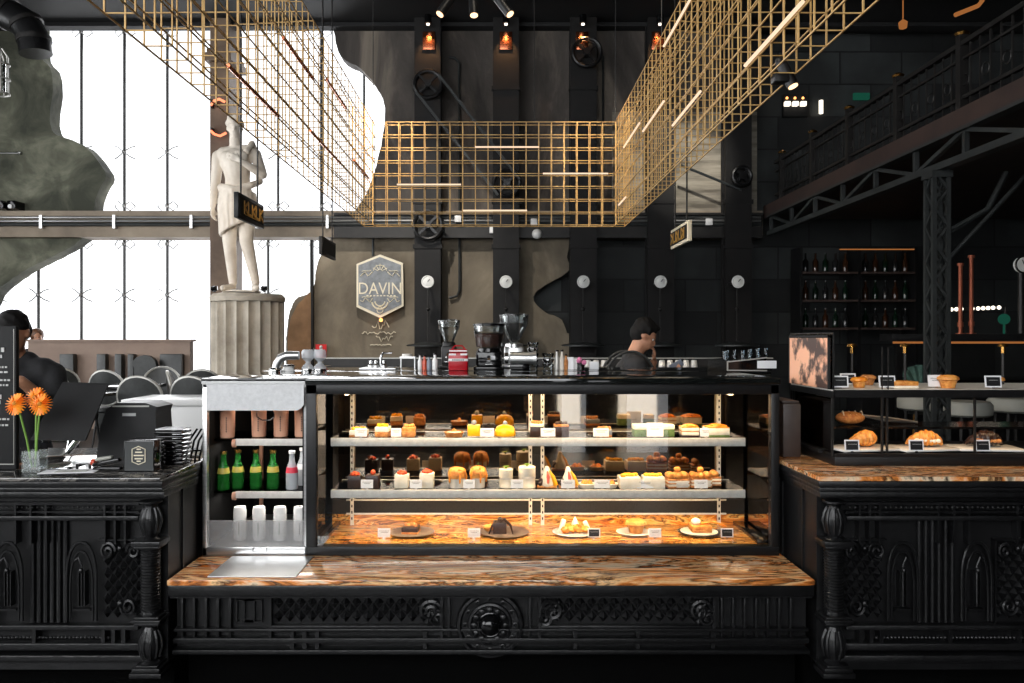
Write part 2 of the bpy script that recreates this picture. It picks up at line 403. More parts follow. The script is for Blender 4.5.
# ================================================================== THE SETTING
YW = 12.0; ZC = 6.28
def chunk(pts, jag=0.0, seed=1, Y=YW, closed_edges=None):
    """outline in photo pixels at the wall's own distance; the broken edges get extra small jags"""
    rr = random.Random(seed); out = []; n = len(pts)
    for i in range(n):
        a, b = pts[i], pts[(i+1) % n]; out.append(a)
        if len(a) > 2:      # marked as the start of a broken edge: smooth curve with small jags
            p0 = pts[i-1] if len(pts[i-1]) > 2 else a
            p3 = pts[(i+2) % n] if len(b) > 2 else b
            L = math.hypot(b[0]-a[0], b[1]-a[1]); k = max(1, int(L/4))
            for j in range(1, k):
                t = j/k; q = []
                for c in (0, 1): q.append(.5*(2*a[c]+(b[c]-p0[c])*t+(2*p0[c]-5*a[c]+4*b[c]-p3[c])*t*t+(3*a[c]-p0[c]-3*b[c]+p3[c])*t**3)+rr.uniform(-jag, jag))
                out.append(q)
    return [(X(p[0], Y), Z(p[1], Y)) for p in out]
def back_edge(pts):
    """these outlines were read off the far edge of the wall's thickness"""
    return [((500+(p[0]-500)*12.28/12,)+tuple(p[1:])) for p in pts]
TOPY = 24
fl = MB().box(-9.2, -4.2, -.1, 9.2, 12.6, 0); struct('floor', fl, M['floor'])
pod = MB().box(-9.1, 6.2, 0, -2.2, 12.4, .35); struct('trim_1', pod, M['floor'])
ce = MB().box(-9.2, -4.2, ZC, 9.2, 12.05, ZC+.15).box(X(420, YW), 12.0, ZC, 9.2, 12.6, ZC+.15)
for k in range(9): ce.box(-9, -3+1.7*k, ZC-.1, 9, -2.85+1.7*k, ZC)
struct('ceiling', ce, M['ceiling'])
wb = MB()
wb.prism(chunk(back_edge([(-130, TOPY), (50, TOPY, 1), (51, 56, 1), (60, 67, 1), (63, 88, 1), (60, 117, 1), (64, 133, 1), (82, 140, 1), (97, 149, 1), (111, 167, 1), (115, 176, 1), (109, 188, 1), (104, 202, 1), (103, 214), (-130, 214)]), .35, 3), YW, YW+.28)
wb.prism(chunk(back_edge([(-130, 236), (96, 236, 1), (75, 250, 1), (40, 268, 1), (15, 285, 1), (3, 300, 1), (-2, 330, 1), (-2, 445), (-130, 445)]), .35, 4), YW, YW+.28)
struct('wall_back', wb, M['concrete_green'], smooth=False)
wb = MB()
wb.prism(chunk([(612, TOPY), (612, 214), (352, 214, 1), (368, 190, 1), (380, 150, 1), (385, 108, 1), (375, 85, 1), (360, 68, 1), (340, 55, 1), (333, TOPY)], .4, 5), YW, YW+.28)
struct('wall_back_upper', wb, M['concrete_dark'], smooth=False)
wb = MB()
wb.prism(chunk([(332, 236, 1), (318, 262, 1), (312, 290, 1), (295, 300, 1), (288, 320, 1), (286, 345), (286, 445), (575, 445), (575, 335, 1), (567, 333, 1), (562, 320, 1), (545, 312, 1), (536, 304, 1), (536, 292, 1), (569, 270, 1), (567, 257, 1), (573, 236)], .5, 6), YW, YW+.16)
struct('wall_back_lower', wb, M['concrete'], smooth=False)
t5 = MB().prism([(X(a, 11.96), Z(b, 11.96)) for a, b in ((311, 292), (311, 445), (288, 445), (288, 335), (291, 318), (298, 304))], 11.95, 11.995); struct('trim_5', t5, noisy('warm_brown_render', S(120, 88, 58), S(150, 114, 80), 3, rough=.8, bump=.3), smooth=False)
struct('trim_6', MB().box(X(311, 11.93), 11.92, 0, X(313, 11.93), 11.99, Z(240, 11.93)), M['pilaster_steel'])
bd = MB().box(X(612, YW), YW, Z(214, YW), X(757, YW), YW+.28, Z(112, YW)); struct('wall_back_board', bd, M['board'])
struct('wall_back_head', MB().box(X(612, YW)+.001, YW+.002, Z(112, YW)+.001, X(757, YW), YW+.28, ZC), M['concrete_dark'])
dk = MB().box(X(420, YW), YW+.3, 0, 9.1, YW+.45, ZC); struct('wall_back_dark', dk, M['darkwall'])
tb = MB().box(-9.1, YW-.12, Z(238, YW), X(760, YW), YW+.3, Z(212, YW)); struct('trim_2', tb, M['beam'])
struct('trim_4', MB().box(X(334, YW-.14), YW-.16, Z(237, YW-.14), X(762, YW-.14), YW-.121, Z(213, YW-.14)).box(X(334, YW-.2), YW-.24, Z(215, YW-.2), X(762, YW-.2), YW-.16, Z(213, YW-.2)).box(X(334, YW-.2), YW-.24, Z(238, YW-.2), X(762, YW-.2), YW-.16, Z(235.5, YW-.2)), M['steelbk'])
# window sill wall under lower window & outer frame
tr = MB().box(-9.1, YW+.3, 0, X(420, YW), YW+.45, .9); struct('wall_back_sill', tr, M['concrete'])
cb = MB().box(-9.1, YW-.2, Z(26, YW-.2), 9.1, YW-.01, ZC-.02); struct('trim_3', cb, M['ceiling'])
for n, (z0, z1) in enumerate(((Z(236, YW), Z(216, YW)),)): pass
def back_window(name, y0, y1, xs, fit):
    fit = [Z(v, YW+.3) for v in fit]
    z0, z1 = Z(y1, YW+.35), Z(y0, YW+.35)
    g = MB().box(-9.1, YW+.36, z0, X(415, YW), YW+.375, z1); g = struct(name, g, M['window'], smooth=False)
    for px in xs:
        m = MB().box(X(px, YW+.3)-.016, YW+.30, z0, X(px, YW+.3)+.016, YW+.34, z1); o = struct('mullion', m, M['steelbk'], g)
        f = MB()
        for zz in fit:
            for sx in (-1, 1):
                for sz in (-1, 1):
                    f.tube([(X(px, YW+.3), YW+.29, zz), (X(px, YW+.3)+sx*.09, YW+.31, zz+sz*.07), (X(px, YW+.3)+sx*.16, YW+.34, zz+sz*.1 if zz == fit[0] else zz)], .009, 5)
            f.ball((X(px, YW+.3), YW+.28, zz), .025, 8)
        struct('spider_fitting', f, M['steel'], o)
    return g
back_window('window_1', -2, 218, [-48, -5, 38, 81, 124, 167, 278, 321, 364], (152, 206, 32))
back_window('window_2', 234, 445, [-48, -5, 38, 81, 124, 167, 268, 311], (295, 244))
# walls left, right, front
wl = MB(); wl.box(-9.2, -4.2, 0, -9.05, 12.6, 1.0).box(-9.2, -4.2, 5.4, -9.05, 12.6, ZC).box(-9.2, -4.2, 1.0, -9.05, -2.5, 5.4).box(-9.2, 9.5, 1.0, -9.05, 12.6, 5.4)
struct('wall_left', wl, M['concrete_green'])
gl = MB().box(-9.14, -2.5, 1.0, -9.12, 9.5, 5.4); g = struct('window_3', gl, M['window'], smooth=False)
for k in range(7):
    struct('mullion', MB().box(-9.13, -2.5+2*k-.03, 1.0, -9.07, -2.5+2*k+.03, 5.4), M['steelbk'], g)
struct('wall_right', MB().box(9.05, -4.2, 0, 9.2, 12.6, ZC), M['ceiling'])
wf = MB().box(-9.2, -4.2, 0, .85, -4.05, 1.9).box(1.2, -4.2, 0, 1.75, -4.05, 1.9).box(2.35, -4.2, 0, 9.2, -4.05, 1.9).box(-9.2, -4.2, 5.8, 9.2, -4.05, ZC).box(1.5, -4.2, 1.9, 9.2, -4.05, 5.8).box(-9.2, -4.2, 1.9, -8.5, -4.05, 5.8)
struct('wall_front', wf, M['ceiling'])
struct('reflection_slot_1', MB().box(.85, -4.13, .0, 1.2, -4.12, 1.9).box(1.75, -4.13, 0, 2.35, -4.12, 1.9), M['window'], smooth=False)  # unseen glazed slots added so the case glass shows pale upright reflections
g = struct('window_4', MB().box(-8.5, -4.14, 1.9, 1.5, -4.12, 5.8), M['window'], smooth=False)
for k in range(6): struct('mullion', MB().box(-8.5+2*k-.03, -4.13, 1.9, -8.5+2*k+.03, -4.07, 5.8), M['steelbk'], g)
area('shopfront_daylight', (-3.5, -4.0, 3.85), 9.6, 3.7, 560, (.96, .98, 1), (PI/2, 0, 0))
area('side_daylight', (-9.0, 3.5, 3.2), 4.2, 11.5, 700, (.96, .98, 1), (0, -PI/2, 0))
area('back_daylight', (X(215, 12.4), 12.5, 3.6), 7.5, 5.0, 500, (.97, .98, 1), (-PI/2, 0, 0))
# pilaster behind the statue
pl = MB().box(X(210, 11.7), YW-.3, 0, X(229, 11.7), YW+.3, ZC)
pl.box(X(204, 11.6), 11.6, Z(60, 11.6), X(231, 11.6), YW+.3, Z(52, 11.6)).box(X(206, 11.6), 11.62, Z(52, 11.6), X(229, 11.6), YW+.3, Z(47, 11.6))
struct('column_1', pl, M['pilaster'])
# dark steel pilasters
PX = [428, 506, 583, 660, 737]
for i, px in enumerate(PX):
    c = MB(); x = X(px, 11.7)
    c.box(x-.19, 11.62, 0, x+.19, 11.68, ZC-.02).box(x-.04, 11.66, 0, x+.04, 11.85, ZC-.02).box(x-.19, 11.83, 0, x+.19, 11.87, ZC-.02)
    for zz in (1.1, 2.9, 3.55, 5.2): c.box(x-.21, 11.60, zz, x+.21, 11.69, zz+.06)
    struct('column_2', c, M['pilaster_steel'], smooth=False)

# ------------------------------------------------------------------ mezzanine
XM = 3.9
struct('slab_mezzanine', MB().box(XM+.02, -3.9, 3.37, 9.05, 11.9, 3.56), M['mezz'])
r = thing('balcony_truss', 'dark steel truss girder with zigzag struts carrying the gallery floor', 'truss', (XM, 6, 3.1))
t = MB().box(XM-.05, -1, 3.08, XM+.05, 11.55, 3.14).box(XM-.05, -1, 3.34, XM+.05, 11.55, 3.37)
wp(r, 'chord', t, M['truss'], smooth=False)
t = MB(); y = 11.5; k = 0
while y > 1.2:
    t.box(XM-.02, y-.02, 3.12, XM+.02, y+.02, 3.36)
    if k % 2: t.bar((XM, y, 3.13), (XM, y-.8, 3.35), .035)
    else: t.bar((XM, y, 3.35), (XM, y-.8, 3.13), .035)
    y -= .8; k += 1
wp(r, 'strut', t, M['truss'], smooth=False)
r = thing('gallery_railing', 'black iron gallery railing with closely set balusters above the truss', 'railing', (XM+.06, 6, 3.56))
XR = XM+.1
t = MB().box(XR-.03, 1, 4.12, XR+.03, 11.6, 4.16).box(XR-.02, 1, 3.66, XR+.02, 11.6, 3.69).box(XR-.015, 1, 4.0, XR+.015, 11.6, 4.02)
wp(r, 'handrail', t, M['steelbk'], smooth=False)
t = MB(); y = 1.2
while y < 11.5:
    t.bar((XR, y, 3.56), (XR, y, 4.13), .014); y += .14
wp(r, 'baluster', t, M['steelbk'], smooth=False)
t = MB(); y = 1.27
while y < 11.4:
    t.ring((XR, y, 3.82), .05, .006, 12, 'X', tseg=4); y += .28
wp(r, 'scrollwork', t, M['steelbk'])['kind'] = 'stuff'
for y in (4.72, 5.82, 6.93, 8.04, 9.16, 10.23, 11.35):
    t = MB().box(XR-.035, y-.035, 3.56, XR+.035, y+.035, 4.22); p = wp(r, 'newel_post', t, M['steelbk'], smooth=False)
    sub(p, r, 'newel_cap', MB().lathe([(0, .0), (.05, .0), (.06, .02), (.03, .04), (0, .05)], (XR, y, 4.22), 12), M['brass'])
# lattice column and braces
def lattice_column(name, label, x, y, z0, z1, wd=.125):
    r = thing(name, label, 'steel column', (x, y, z0))
    t = MB(); h = wd/2
    for sx in (-1, 1):
        for sy in (-1, 1): t.box(x+sx*h-.018, y+sy*h-.018, z0, x+sx*h+.018, y+sy*h+.018, z1)
    wp(r, 'corner_angle', t, M['truss'], smooth=False)
    t = MB(); n = int((z1-z0)/.16); dz = (z1-z0)/n
    for k in range(n):
        a, b = (-h, h) if k % 2 else (h, -h)
        for sy in (-1, 1): t.bar((x+a, y+sy*h, z0+k*dz), (x+b, y+sy*h, z0+(k+1)*dz), .022)
        for sx in (-1, 1): t.bar((x+sx*h, y+a, z0+k*dz), (x+sx*h, y+b, z0+(k+1)*dz), .022)
    wp(r, 'lacing', t, M['truss'], smooth=False)
    t = MB().box(x-h-.03, y-h-.03, z1-.06, x+h+.03, y+h+.03, z1).box(x-h-.04, y-h-.04, z0, x+h+.04, y+h+.04, z0+.04)
    wp(r, 'end_plate', t, M['truss'], smooth=False)
    t = MB().tube([(x+.1, y, 2.55), (x+.45, y, 2.75), (x+.62, y, 3.08)], .025, 6).tube([(x+.1, y, 2.3), (x+.8, y, 3.06)], .02, 6)
    wp(r, 'knee_brace', t, M['truss'])
lattice_column('lattice_column', 'dark riveted lattice steel column holding up the gallery truss', X(937, 7.14), 7.14, 0, 3.08)
# upstairs lamps
r = thing('lamp_grid', 'grid of small warm lamps glowing in the dark upper gallery', 'lamp', (X(795, 12.2), 12.2, 4.8))
wp(r, 'backplate', MB().box(X(784, 12.2), 12.22, Z(116, 12.2), X(808, 12.2), 12.29, Z(94, 12.2)), M['flatblack'])
for i in range(3):
    wp(r, 'lamp_cell', MB().box(X(787+8*i, 12.2)-.04, 12.16, Z(106, 12.2), X(787+8*i, 12.2)+.04, 12.22, Z(102, 12.2)), M['warmdot'])
    wp(r, 'lamp_cell', MB().ball((X(787+8*i, 12.2), 12.2, Z(98, 12.2)), .02, 8), M['amber'])
solo('tube_lamp', 'upright amber tube lamp in the dark gallery beside the lamp grid', 'lamp', MB().cyl((0, 0, -.1), (0, 0, .1), .03), M['warmdot'], (X(821, 12.2), 12.2, Z(107, 12.2)))
solo('green_lamp', 'dim green glowing lamp behind the gallery railing', 'lamp', MB().box(-.12, 0, -.05, .12, .05, .05), M['greenlamp'], (X(862, 12.2), 12.2, Z(96, 12.2)))
solo('wall_lamp', 'red amber wall lamp high behind the gallery railing', 'lamp', MB().lathe([(0, -.05), (.05, -.03), (.06, .05), (0, .1)], seg=10).cyl((0, 0, .1), (0, 0, .36), .008, seg=6), M['amberlow'], (X(903, 11), 11, Z(26, 11)))
solo('picture_light', 'slanted amber light strip at the very top of the gallery', 'lamp', MB().tube([(0, 0, 0), (.3, 0, .12), (.35, 0, .18), (.35, 0, .46)], [.03, .03, .03, .006], 6), M['amberlow'], (X(955, 10.4), 10.4, Z(15, 10.4)))

spot('board_fill', (2.2, 8.6, 5.9), (2.75, 12, 4.0), 620, (1, .95, .86), 27, .8)  # spot without a fitting, added to brighten the board-marked concrete
spot('lattice_fill', (-.6, 4.4, 5.6), (1.05, 4.4, 3.0), 260, (1, .86, .66), 95, .9)  # added fill with no fitting, lifts one arm of the brass lattice
spot('lattice_back_lamp', (0, 5.2, 5.6), (0, 7.0, 3.0), 60, (1, .88, .7), 70, .9)
spot('concrete_fill', (-1.6, 8.4, 5.6), (-1.2, 12, 2.3), 680, (1, .93, .84), 52, .9)  # no lamp hangs here; added to lighten the lower concrete wall
# ------------------------------------------------------------------ services on the back wall
r = thing('pipe_run', 'bundle of steel conduits clipped along the concrete beam between the windows', 'pipes', (-2, YW-.2, 3.3))
for i, (py, rr_) in enumerate(((219, .018), (222.5, .018), (226, .026))):
    wp(r, 'pipe', MB().cyl((-8.9, YW-.17-.0*i, Z(py, YW)), (X(757, YW), YW-.17, Z(py, YW)), rr_, seg=8), M['steel' if i < 2 else 'truss'])
for px in (48, 120, 196, 260, 330): wp(r, 'clamp', MB().box(X(px, YW)-.02, YW-.2, Z(230, YW), X(px, YW)+.02, YW-.13, Z(217, YW)), M['steel'])
def pipe(label, pts, rad, Y=11.94, m='truss', name='conduit'):
    solo(name, label, 'pipe', MB().tube([P(a, b, Y) for a, b in pts], rad, 7), M[m])
pipe('thin hooked steel conduit rising between the first two dark pilasters', [(449, 57), (455, 58), (459, 63), (459.5, 290), (457, 296), (449, 298)], .02)
pipe('pale thin conduit beside the shop sign running into the beam', [(373, 256), (373, 240), (376, 232), (392, 230)], .02)
pipe('thin upright conduit beneath the third pilaster wheel', [(570, 70), (570, 190)], .016)
pipe('thin upright conduit at the far side of the third pilaster wheel', [(603, 56), (603, 175)], .016)
def wheel(px, py, rp, label, Y=11.5, name='belt_wheel'):
    r = thing(name, label, 'wheel', P(px, py, Y)); R_ = rp*Y/FPX
    MBr = MB().ring((0, 0, 0), R_, .028, 28).ring((0, .06, 0), R_*.93, .012, 28); MBr.build('wheel_rim', M['iron'], r)
    s = MB()
    for k in range(4):
        a = PI/4+k*PI/2; s.bar((0, 0, 0), (R_*math.cos(a), 0, R_*math.sin(a)), .035)
    s.build('spoke', M['iron'], r, smooth=False)
    MB().cyl((0, -.05, 0), (0, .12, 0), .05).build('hub', M['iron'], r)
wheel(428, 84, 13.5, 'spoked iron belt wheel on the first dark pilaster')
wheel(587, 52, 14, 'spoked iron belt wheel high on the third pilaster')
wheel(428, 225, 14, 'spoked iron wheel low behind the brass lattice on the first pilaster')
wheel(507, 183, 13, 'iron wheel behind the brass lattice where the slanting belt ends')
wheel(742, 176, 9, 'small iron wheel on the last pilaster beside the board-marked concrete')
r = thing('drive_belt', 'pair of slanting grey belts running down from the first pilaster wheel', 'belt', P(470, 140, 11.42))
wp(r, 'belt', MB().bar(P(438, 74, 11.42), P(520, 180, 11.42), .035), M['truss'], smooth=False)
wp(r, 'belt', MB().bar(P(416, 92, 11.42), P(498, 195, 11.42), .035), M['truss'], smooth=False)
solo('angled_pipe', 'grey pipe slanting across the board-marked concrete under the lattice', 'pipe', MB().tube([P(680, 165, 11.6), P(742, 190, 11.6)], .02, 6), M['truss'])
gl_lab = ['first pilaster beside the shop sign', 'second pilaster above the coffee grinders', 'third pilaster by the broken concrete', 'fourth pilaster above the man in black', 'last pilaster beside the glass cabinet']
g0 = None
for i, px in enumerate(PX):
    loc = P(px, 282, 11.22); lab = 'white round gauge with drop rod on the ' + gl_lab[i]
    if g0 is None:
        g0 = thing('pressure_gauge', lab, 'gauge', loc, group='gauges on the pilasters')
        MB().lathe([(0, .0), (.075, .0), (.075, .05), (.06, .06), (0, .06)], axis='Y', seg=20).build('dial', M['gauge'], g0)
        MB().ring((0, -.05, 0), .078, .012, 20).build('bezel', M['gauge'], g0)
        MB().bar((0, -.064, 0), (.03, -.064, .035), .008).build('needle', M['ink'], g0)
        MB().cyl((0, .0, 0), (0, .39, 0), .02, seg=8).cyl((0, .0, -.86), (0, .39, -.86), .015, seg=8).build('mount_arm', M['steelbk'], g0)
        MB().tube([(0, .0, -.07), (0, 0, -.85)], .012, 6).ball((0, 0, -.38), .03, 8).build('drop_rod', M['steelbk'], g0)
        MB().lathe([(0, -.90), (.30, -.90), (.30, -.88), (.05, -.84), (0, -.84)], seg=24).build('drop_shade', M['truss'], g0)
    else: dup(g0, loc, 0, lab)
# downlights at pilaster heads
for i, px in enumerate(PX[:4]):
    r = thing('pilaster_downlight', 'copper glowing downlight at the head of the ' + gl_lab[i], 'lamp', P(px, 25, 11.45), group='pilaster downlights')
    MB().cyl((0, 0, .02), (0, 0, .14), .05).build('lamp_can', M['gloss'], r)
    MB().cyl((0, 0, .0), (0, 0, .018), .024).build('lamp_lens', M['warmdot'], r)
    MB().box(-.09, .14, -.30, .09, .165, -.04, .004).build('glow_plate', M['copper'], r)  # copper plate added to colour the pilaster like the downlight's orange glow
    spot('pilaster_spot', P(px, 25, 11.45)+Vector((0, -.02, -.02)), P(px, 55, 11.62), 26, (1, .5, .2), 60)
# white boxes / sensors along beam
for i, (px, py, lab) in enumerate(((458, 219, 'above the hooked conduit'), (493, 230, 'beside the second pilaster'), (534, 222, 'past the second pilaster'), (709, 222, 'on the beam near the last pilaster'))):
    solo('junction_box', 'small white junction box ' + lab, 'junction box', MB().box(-.05, -.03, -.05, .05, .03, .05, .01), M['white'], P(px, py, 11.76))
solo('globe_lamp', 'small white globe fixture under the brass lattice at mid beam', 'lamp', MB().ball((0, 0, 0), .075, 14), M['gauge'], P(537, 234, 11.75))
solo('red_fire_sign', 'small red safety sign on the concrete behind the steel tap', 'sign', MB().box(-.08, 0, -.1, .08, .02, .1).box(-.02, -.004, -.05, .02, 0, .05, m=1).ball((0, -.002, .06), .025, 8, m=1), [M['redsign'], M['white']], P(321, 351, 11.9))
r = thing('air_duct', 'fat black duct bending down in the top corner above the mossy wall', 'duct', P(20, 20, 10.5))
pts = [P(-60, 10, 10.5), P(-14, 10, 10.5), P(8, 14, 10.5), P(26, 24, 10.5), P(34, 40, 10.5), P(36, 54, 10.5)]
wp(r, 'duct_body', MB().tube(pts, .2, 18), M['iron'])
t = MB()
for a, b in ((pts[2], pts[3]), (pts[3], pts[4]), (pts[1], pts[2]), (pts[4], pts[5])):
    m_ = a; d_ = (b-a).normalized()*.03; t.cyl(m_-d_, m_+d_, .215, seg=18)
wp(r, 'duct_collar', t, M['steelbk'])
wp(r, 'duct_hanger', MB().cyl(pts[1]+Vector((0, 0, .1)), (pts[1].x, pts[1].y, ZC-.0), .02).cyl(pts[2]+Vector((0, 0, .1)), (pts[2].x, pts[2].y, ZC), .02), M['steelbk'])
solo('bracket_arm', 'thin steel arm sticking out of the mossy wall', 'bracket', MB().tube([(-.4, 0, 0), (.2, 0, 0)], .012, 6).ball((.2, 0, 0), .025, 8), M['steel'], P(6, 153, 11.97))
for i, (px, lab) in enumerate(((1, 'nearer the frame edge'), (13, 'nearer the window'))):
    r = thing('wall_spot', 'small black wall spot on the mossy wall, the one ' + lab, 'lamp', P(px, 205, 11.8))
    MB().box(-.06, -.05, -.06, .06, .2, .06, .01).build('lamp_housing', M['gloss'], r); MB().cyl((0, -.08, -.03), (0, -.05, -.03), .03).build('lamp_lens', M['white'], r)
r = thing('cage_lantern', 'black cage lantern with pale bars hanging by the mossy wall', 'lantern', P(-2, 75, 6))
t = MB()
for k in range(8):
    a = k*PI/4; t.tube([(.03*math.cos(a), .03*math.sin(a), .2), (.07*math.cos(a), .07*math.sin(a), .14), (.075*math.cos(a), .075*math.sin(a), -.14)], .006, 5)
for zz in (-.14, -.03, .08): t.ring((0, 0, zz), .075, .007, 16, 'Z')
t.build('cage', M['rim'], r); MB().lathe([(0, -.13), (.05, -.12), (.05, .1), (0, .12)], seg=12).build('lamp_glass', M['glassware'], r)
MB().tube([(0, 0, .2), (0, 0, ZC-r.location.z)], .008, 5).build('hanging_rod', M['steelbk'], r)
# neon arcs on the pilaster
r = thing('neon_sign', 'red neon arcs glowing on the brown pilaster behind the statue', 'neon sign', P(218, 118, 11.6))
wp(r, 'neon_tube', MB().tube([P(211, 105, 11.6), P(214, 101, 11.55), P(219, 99, 11.55), P(225, 102, 11.6)], .018, 6), M['neon'])
wp(r, 'neon_tube', MB().tube([P(211, 131, 11.6), P(214, 134, 11.55), P(220, 136, 11.55), P(226, 133, 11.6)], .018, 6), M['neon'])
wp(r, 'sign_bracket', MB().box(X(211, 11.65), 11.62, Z(108, 11.65), X(213, 11.65), 11.7, Z(100, 11.65)).box(X(211, 11.65), 11.62, Z(134, 11.65), X(213, 11.65), 11.7, Z(128, 11.65)), M['steelbk'])

# ------------------------------------------------------------------ shop sign
YS = 11.85; cx_ = X(380, YS)
r = thing('shop_sign', 'six-sided chalkboard shop sign with cream border hung on the concrete wall', 'sign', P(380, 284, YS))
hexo = [(380, 254.5), (403, 263), (403.5, 306), (380, 318), (356.5, 307), (356.5, 264)]
hexi = [(380, 257), (401, 265), (401.5, 304.5), (380, 315), (358.5, 305), (358.5, 265.5)]
wp(r, 'sign_border', MB().prism([(X(a, YS), Z(b, YS)) for a, b in hexo], YS, YS+.05), M['creamedge'], smooth=False)
wp(r, 'sign_board', MB().prism([(X(a, YS), Z(b, YS)) for a, b in hexi], YS-.012, YS+.02), M['chalkboard'], smooth=False)
put_text(r, 'sign_lettering', 'DAVIN', .25, P(380, 289, YS-.02), M['creamedge'], sx=.86)
t = MB(); c0 = P(380, 272, YS-.02)
t.ring(c0, .1, .006, 16, a0=.2, a1=PI-.2, tseg=4)
for k in range(5):
    a = .5+k*.53; t.bar(c0+Vector((.03*math.cos(a), 0, .03*math.sin(a))), c0+Vector((.12*math.cos(a), 0, .12*math.sin(a))), .01)
c1 = P(380, 301, YS-.02); t.ring(c1, .12, .012, 16, a0=PI+.15, a1=2*PI-.15, tseg=4); t.ring(c1, .075, .01, 12, a0=PI+.1, a1=2*PI-.1, tseg=4)
for sx in (-1, 1):
    for k, zz in enumerate((274, 300)):
        q = P(380, zz, YS-.02)+Vector((sx*.2, 0, 0))
        t.tube([q+Vector((u*.09*sx, 0, .035*math.sin(u*5+k))) for u in (-1, -.6, -.2, .2, .6, 1)], .008, 4)
        t.tube([q+Vector((u*.07*sx, 0, .045+.02*math.sin(u*6))) for u in (-1, -.5, 0, .5, 1)], .006, 4)
for k in range(9): t.box(c0.x-.2+k*.05, YS-.022, Z(296.4, YS), c0.x-.17+k*.05, YS-.018, Z(295.2, YS))
t.ring(P(380, 310, YS-.02), .045, .006, 14, tseg=4)
wp(r, 'sign_ornament', t, M['creamedge'])
sg = thing('scratched_lettering', 'faint pale handwritten lines chalked on the concrete beneath the shop sign', 'wall writing', P(380, 330, 11.97))
t = MB(); rr = random.Random(5)
for row, (py, x0, x1, hh) in enumerate(((325, 372, 389, .1), (333, 362, 396, .03), (339, 376, 394, .07), (345, 370, 392, .015))):
    x = x0; pts = []
    while x < x1:
        pts.append(P(x, py+rr.uniform(-1, 1)*hh*45, 11.97)); x += rr.uniform(1.0, 2.2)
    t.tube(pts, .007, 4)
wp(sg, 'chalk_line', t, M['creamedge'])
spot('sign_lamp', P(380, 330, 11.3), P(380, 316, 11.9), 2.2, (1, .6, .3), 50)
solo('sign_lamp_fitting', 'tiny warm lamp at the foot of the shop sign', 'lamp', MB().ball((0, 0, 0), .028, 8).cyl((0, 0, 0), (0, .1, 0), .012), M['amber'], P(381, 320, 11.8))

# ------------------------------------------------------------------ hanging signs
def hang_sign(label, Xs, y0, y1, zt, zb, gold, border, face):
    r = thing('hanging_sign', label, 'sign', (Xs, (y0+y1)/2, zb))
    wp(r, 'sign_frame', MB().box(Xs-.02, y0, zb, Xs+.02, y1, zt, .006), M[border])
    wp(r, 'sign_face', MB().box(Xs-.024, y0+.03, zb+.03, Xs+.024, y1-.03, zt-.03), M['flatblack'])
    t = MB(); rr = random.Random(int(y0*10)); n = 5; L = (y1-y0)-.28; zm = (zt+zb)/2; h = (zt-zb)*.26
    for k in range(n):
        yy = y0+.14+L*k/(n-1)
        t.box(Xs+face*.024-.003, yy-.012, zm-h, Xs+face*.024+.003, yy+.012, zm+h)
        if k % 2 == 0: t.bar((Xs+face*.026, yy, zm), (Xs+face*.026, yy+.09, zm+h), .014).bar((Xs+face*.026, yy, zm), (Xs+face*.026, yy+.09, zm-h), .014)
        else: t.box(Xs+face*.024-.003, yy, zm-h, Xs+face*.024+.003, yy+.08, zm-h+.02)
    t.box(Xs+face*.024-.003, y0+.16, zb+.045, Xs+face*.024+.003, y1-.16, zb+.052)
    if gold: wp(r, 'sign_lettering', t, M['goldink'])
    else: t.bm.free()
    for yy in (y0+.12, y1-.12):
        wp(r, 'hanging_rod', MB().tube([(Xs, yy, zt-.01), (Xs, yy, ZC-.02)], .008, 6), M['steelbk'])
hang_sign('black hanging sign with faint gold lettering in front of the statue', -2.145, 6.5, 7.2, 2.79, 2.58, True, 'black', 1)
hang_sign('small blank black hanging sign between the statue and the shop sign', -2.02, 9.0, 9.75, 2.75, 2.545, False, 'steelbk', 1)
hang_sign('cream-edged hanging sign with gold strokes near the board-marked concrete', 1.78, 7.5, 8.25, 2.706, 2.51, True, 'creamedge', -1)

# ------------------------------------------------------------------ brass lattice
r = thing('brass_lattice', 'huge three-sided brass wire lattice hanging above the cake counter', 'suspended lattice', (0, 4.5, 2.59))
LX0, LXi0, LXi1, LX1 = -1.205, -1.11, 1.011, 1.106; YB = 7.0; ZB, ZT = 2.589, 3.49; WB = .0052
nz = 8; zs = [ZB+(ZT-ZB)*k/nz for k in range(nz+1)]; YA = 1.75
def arm(xa, xb):
    t = MB(); n = 39; ys = [YA+(YB+.1-YA)*k/n for k in range(n+1)]
    for x in (xa, xb):
        for z in zs: t.box(x-WB/2, YA, z-WB/2, x+WB/2, YB+.1, z+WB/2)
        for y in ys: t.box(x-WB/2, y-WB/2, ZB, x+WB/2, y+WB/2, ZT)
    for y in ys:
        for z in zs: t.box(xa, y-WB/2*.8, z-WB/2*.8, xb, y+WB/2*.8, z+WB/2*.8)
    return t
wp(r, 'lattice_mesh', arm(LX0, LXi0), M['brassy'], smooth=False)
wp(r, 'lattice_mesh', arm(LXi1, LX1), M['brassy'], smooth=False)
t = MB(); n = 19; xs = [LXi0+(LXi1-LXi0)*k/n for k in range(n+1)]
for y in (YB, YB+.1):
    for z in zs: t.box(LXi0, y-WB/2, z-WB/2, LXi1, y+WB/2, z+WB/2)
    for x in xs: t.box(x-WB/2, y-WB/2, ZB, x+WB/2, y+WB/2, ZT)
for x in xs:
    for z in zs: t.box(x-WB/2, YB, z-WB/2*.8, x+WB/2, YB+.1, z+WB/2*.8)
wp(r, 'lattice_mesh', t, M['brassy'], smooth=False)
yb = YB-.015
for x0, x1, py in ((397, 461, 184.5), (475, 539, 147), (543, 608, 173.5), (463, 527, 210.5)):
    wp(r, 'light_tube', MB().cyl(P(x0, py, yb), P(x1, py, yb), .007, seg=8), M['led'])
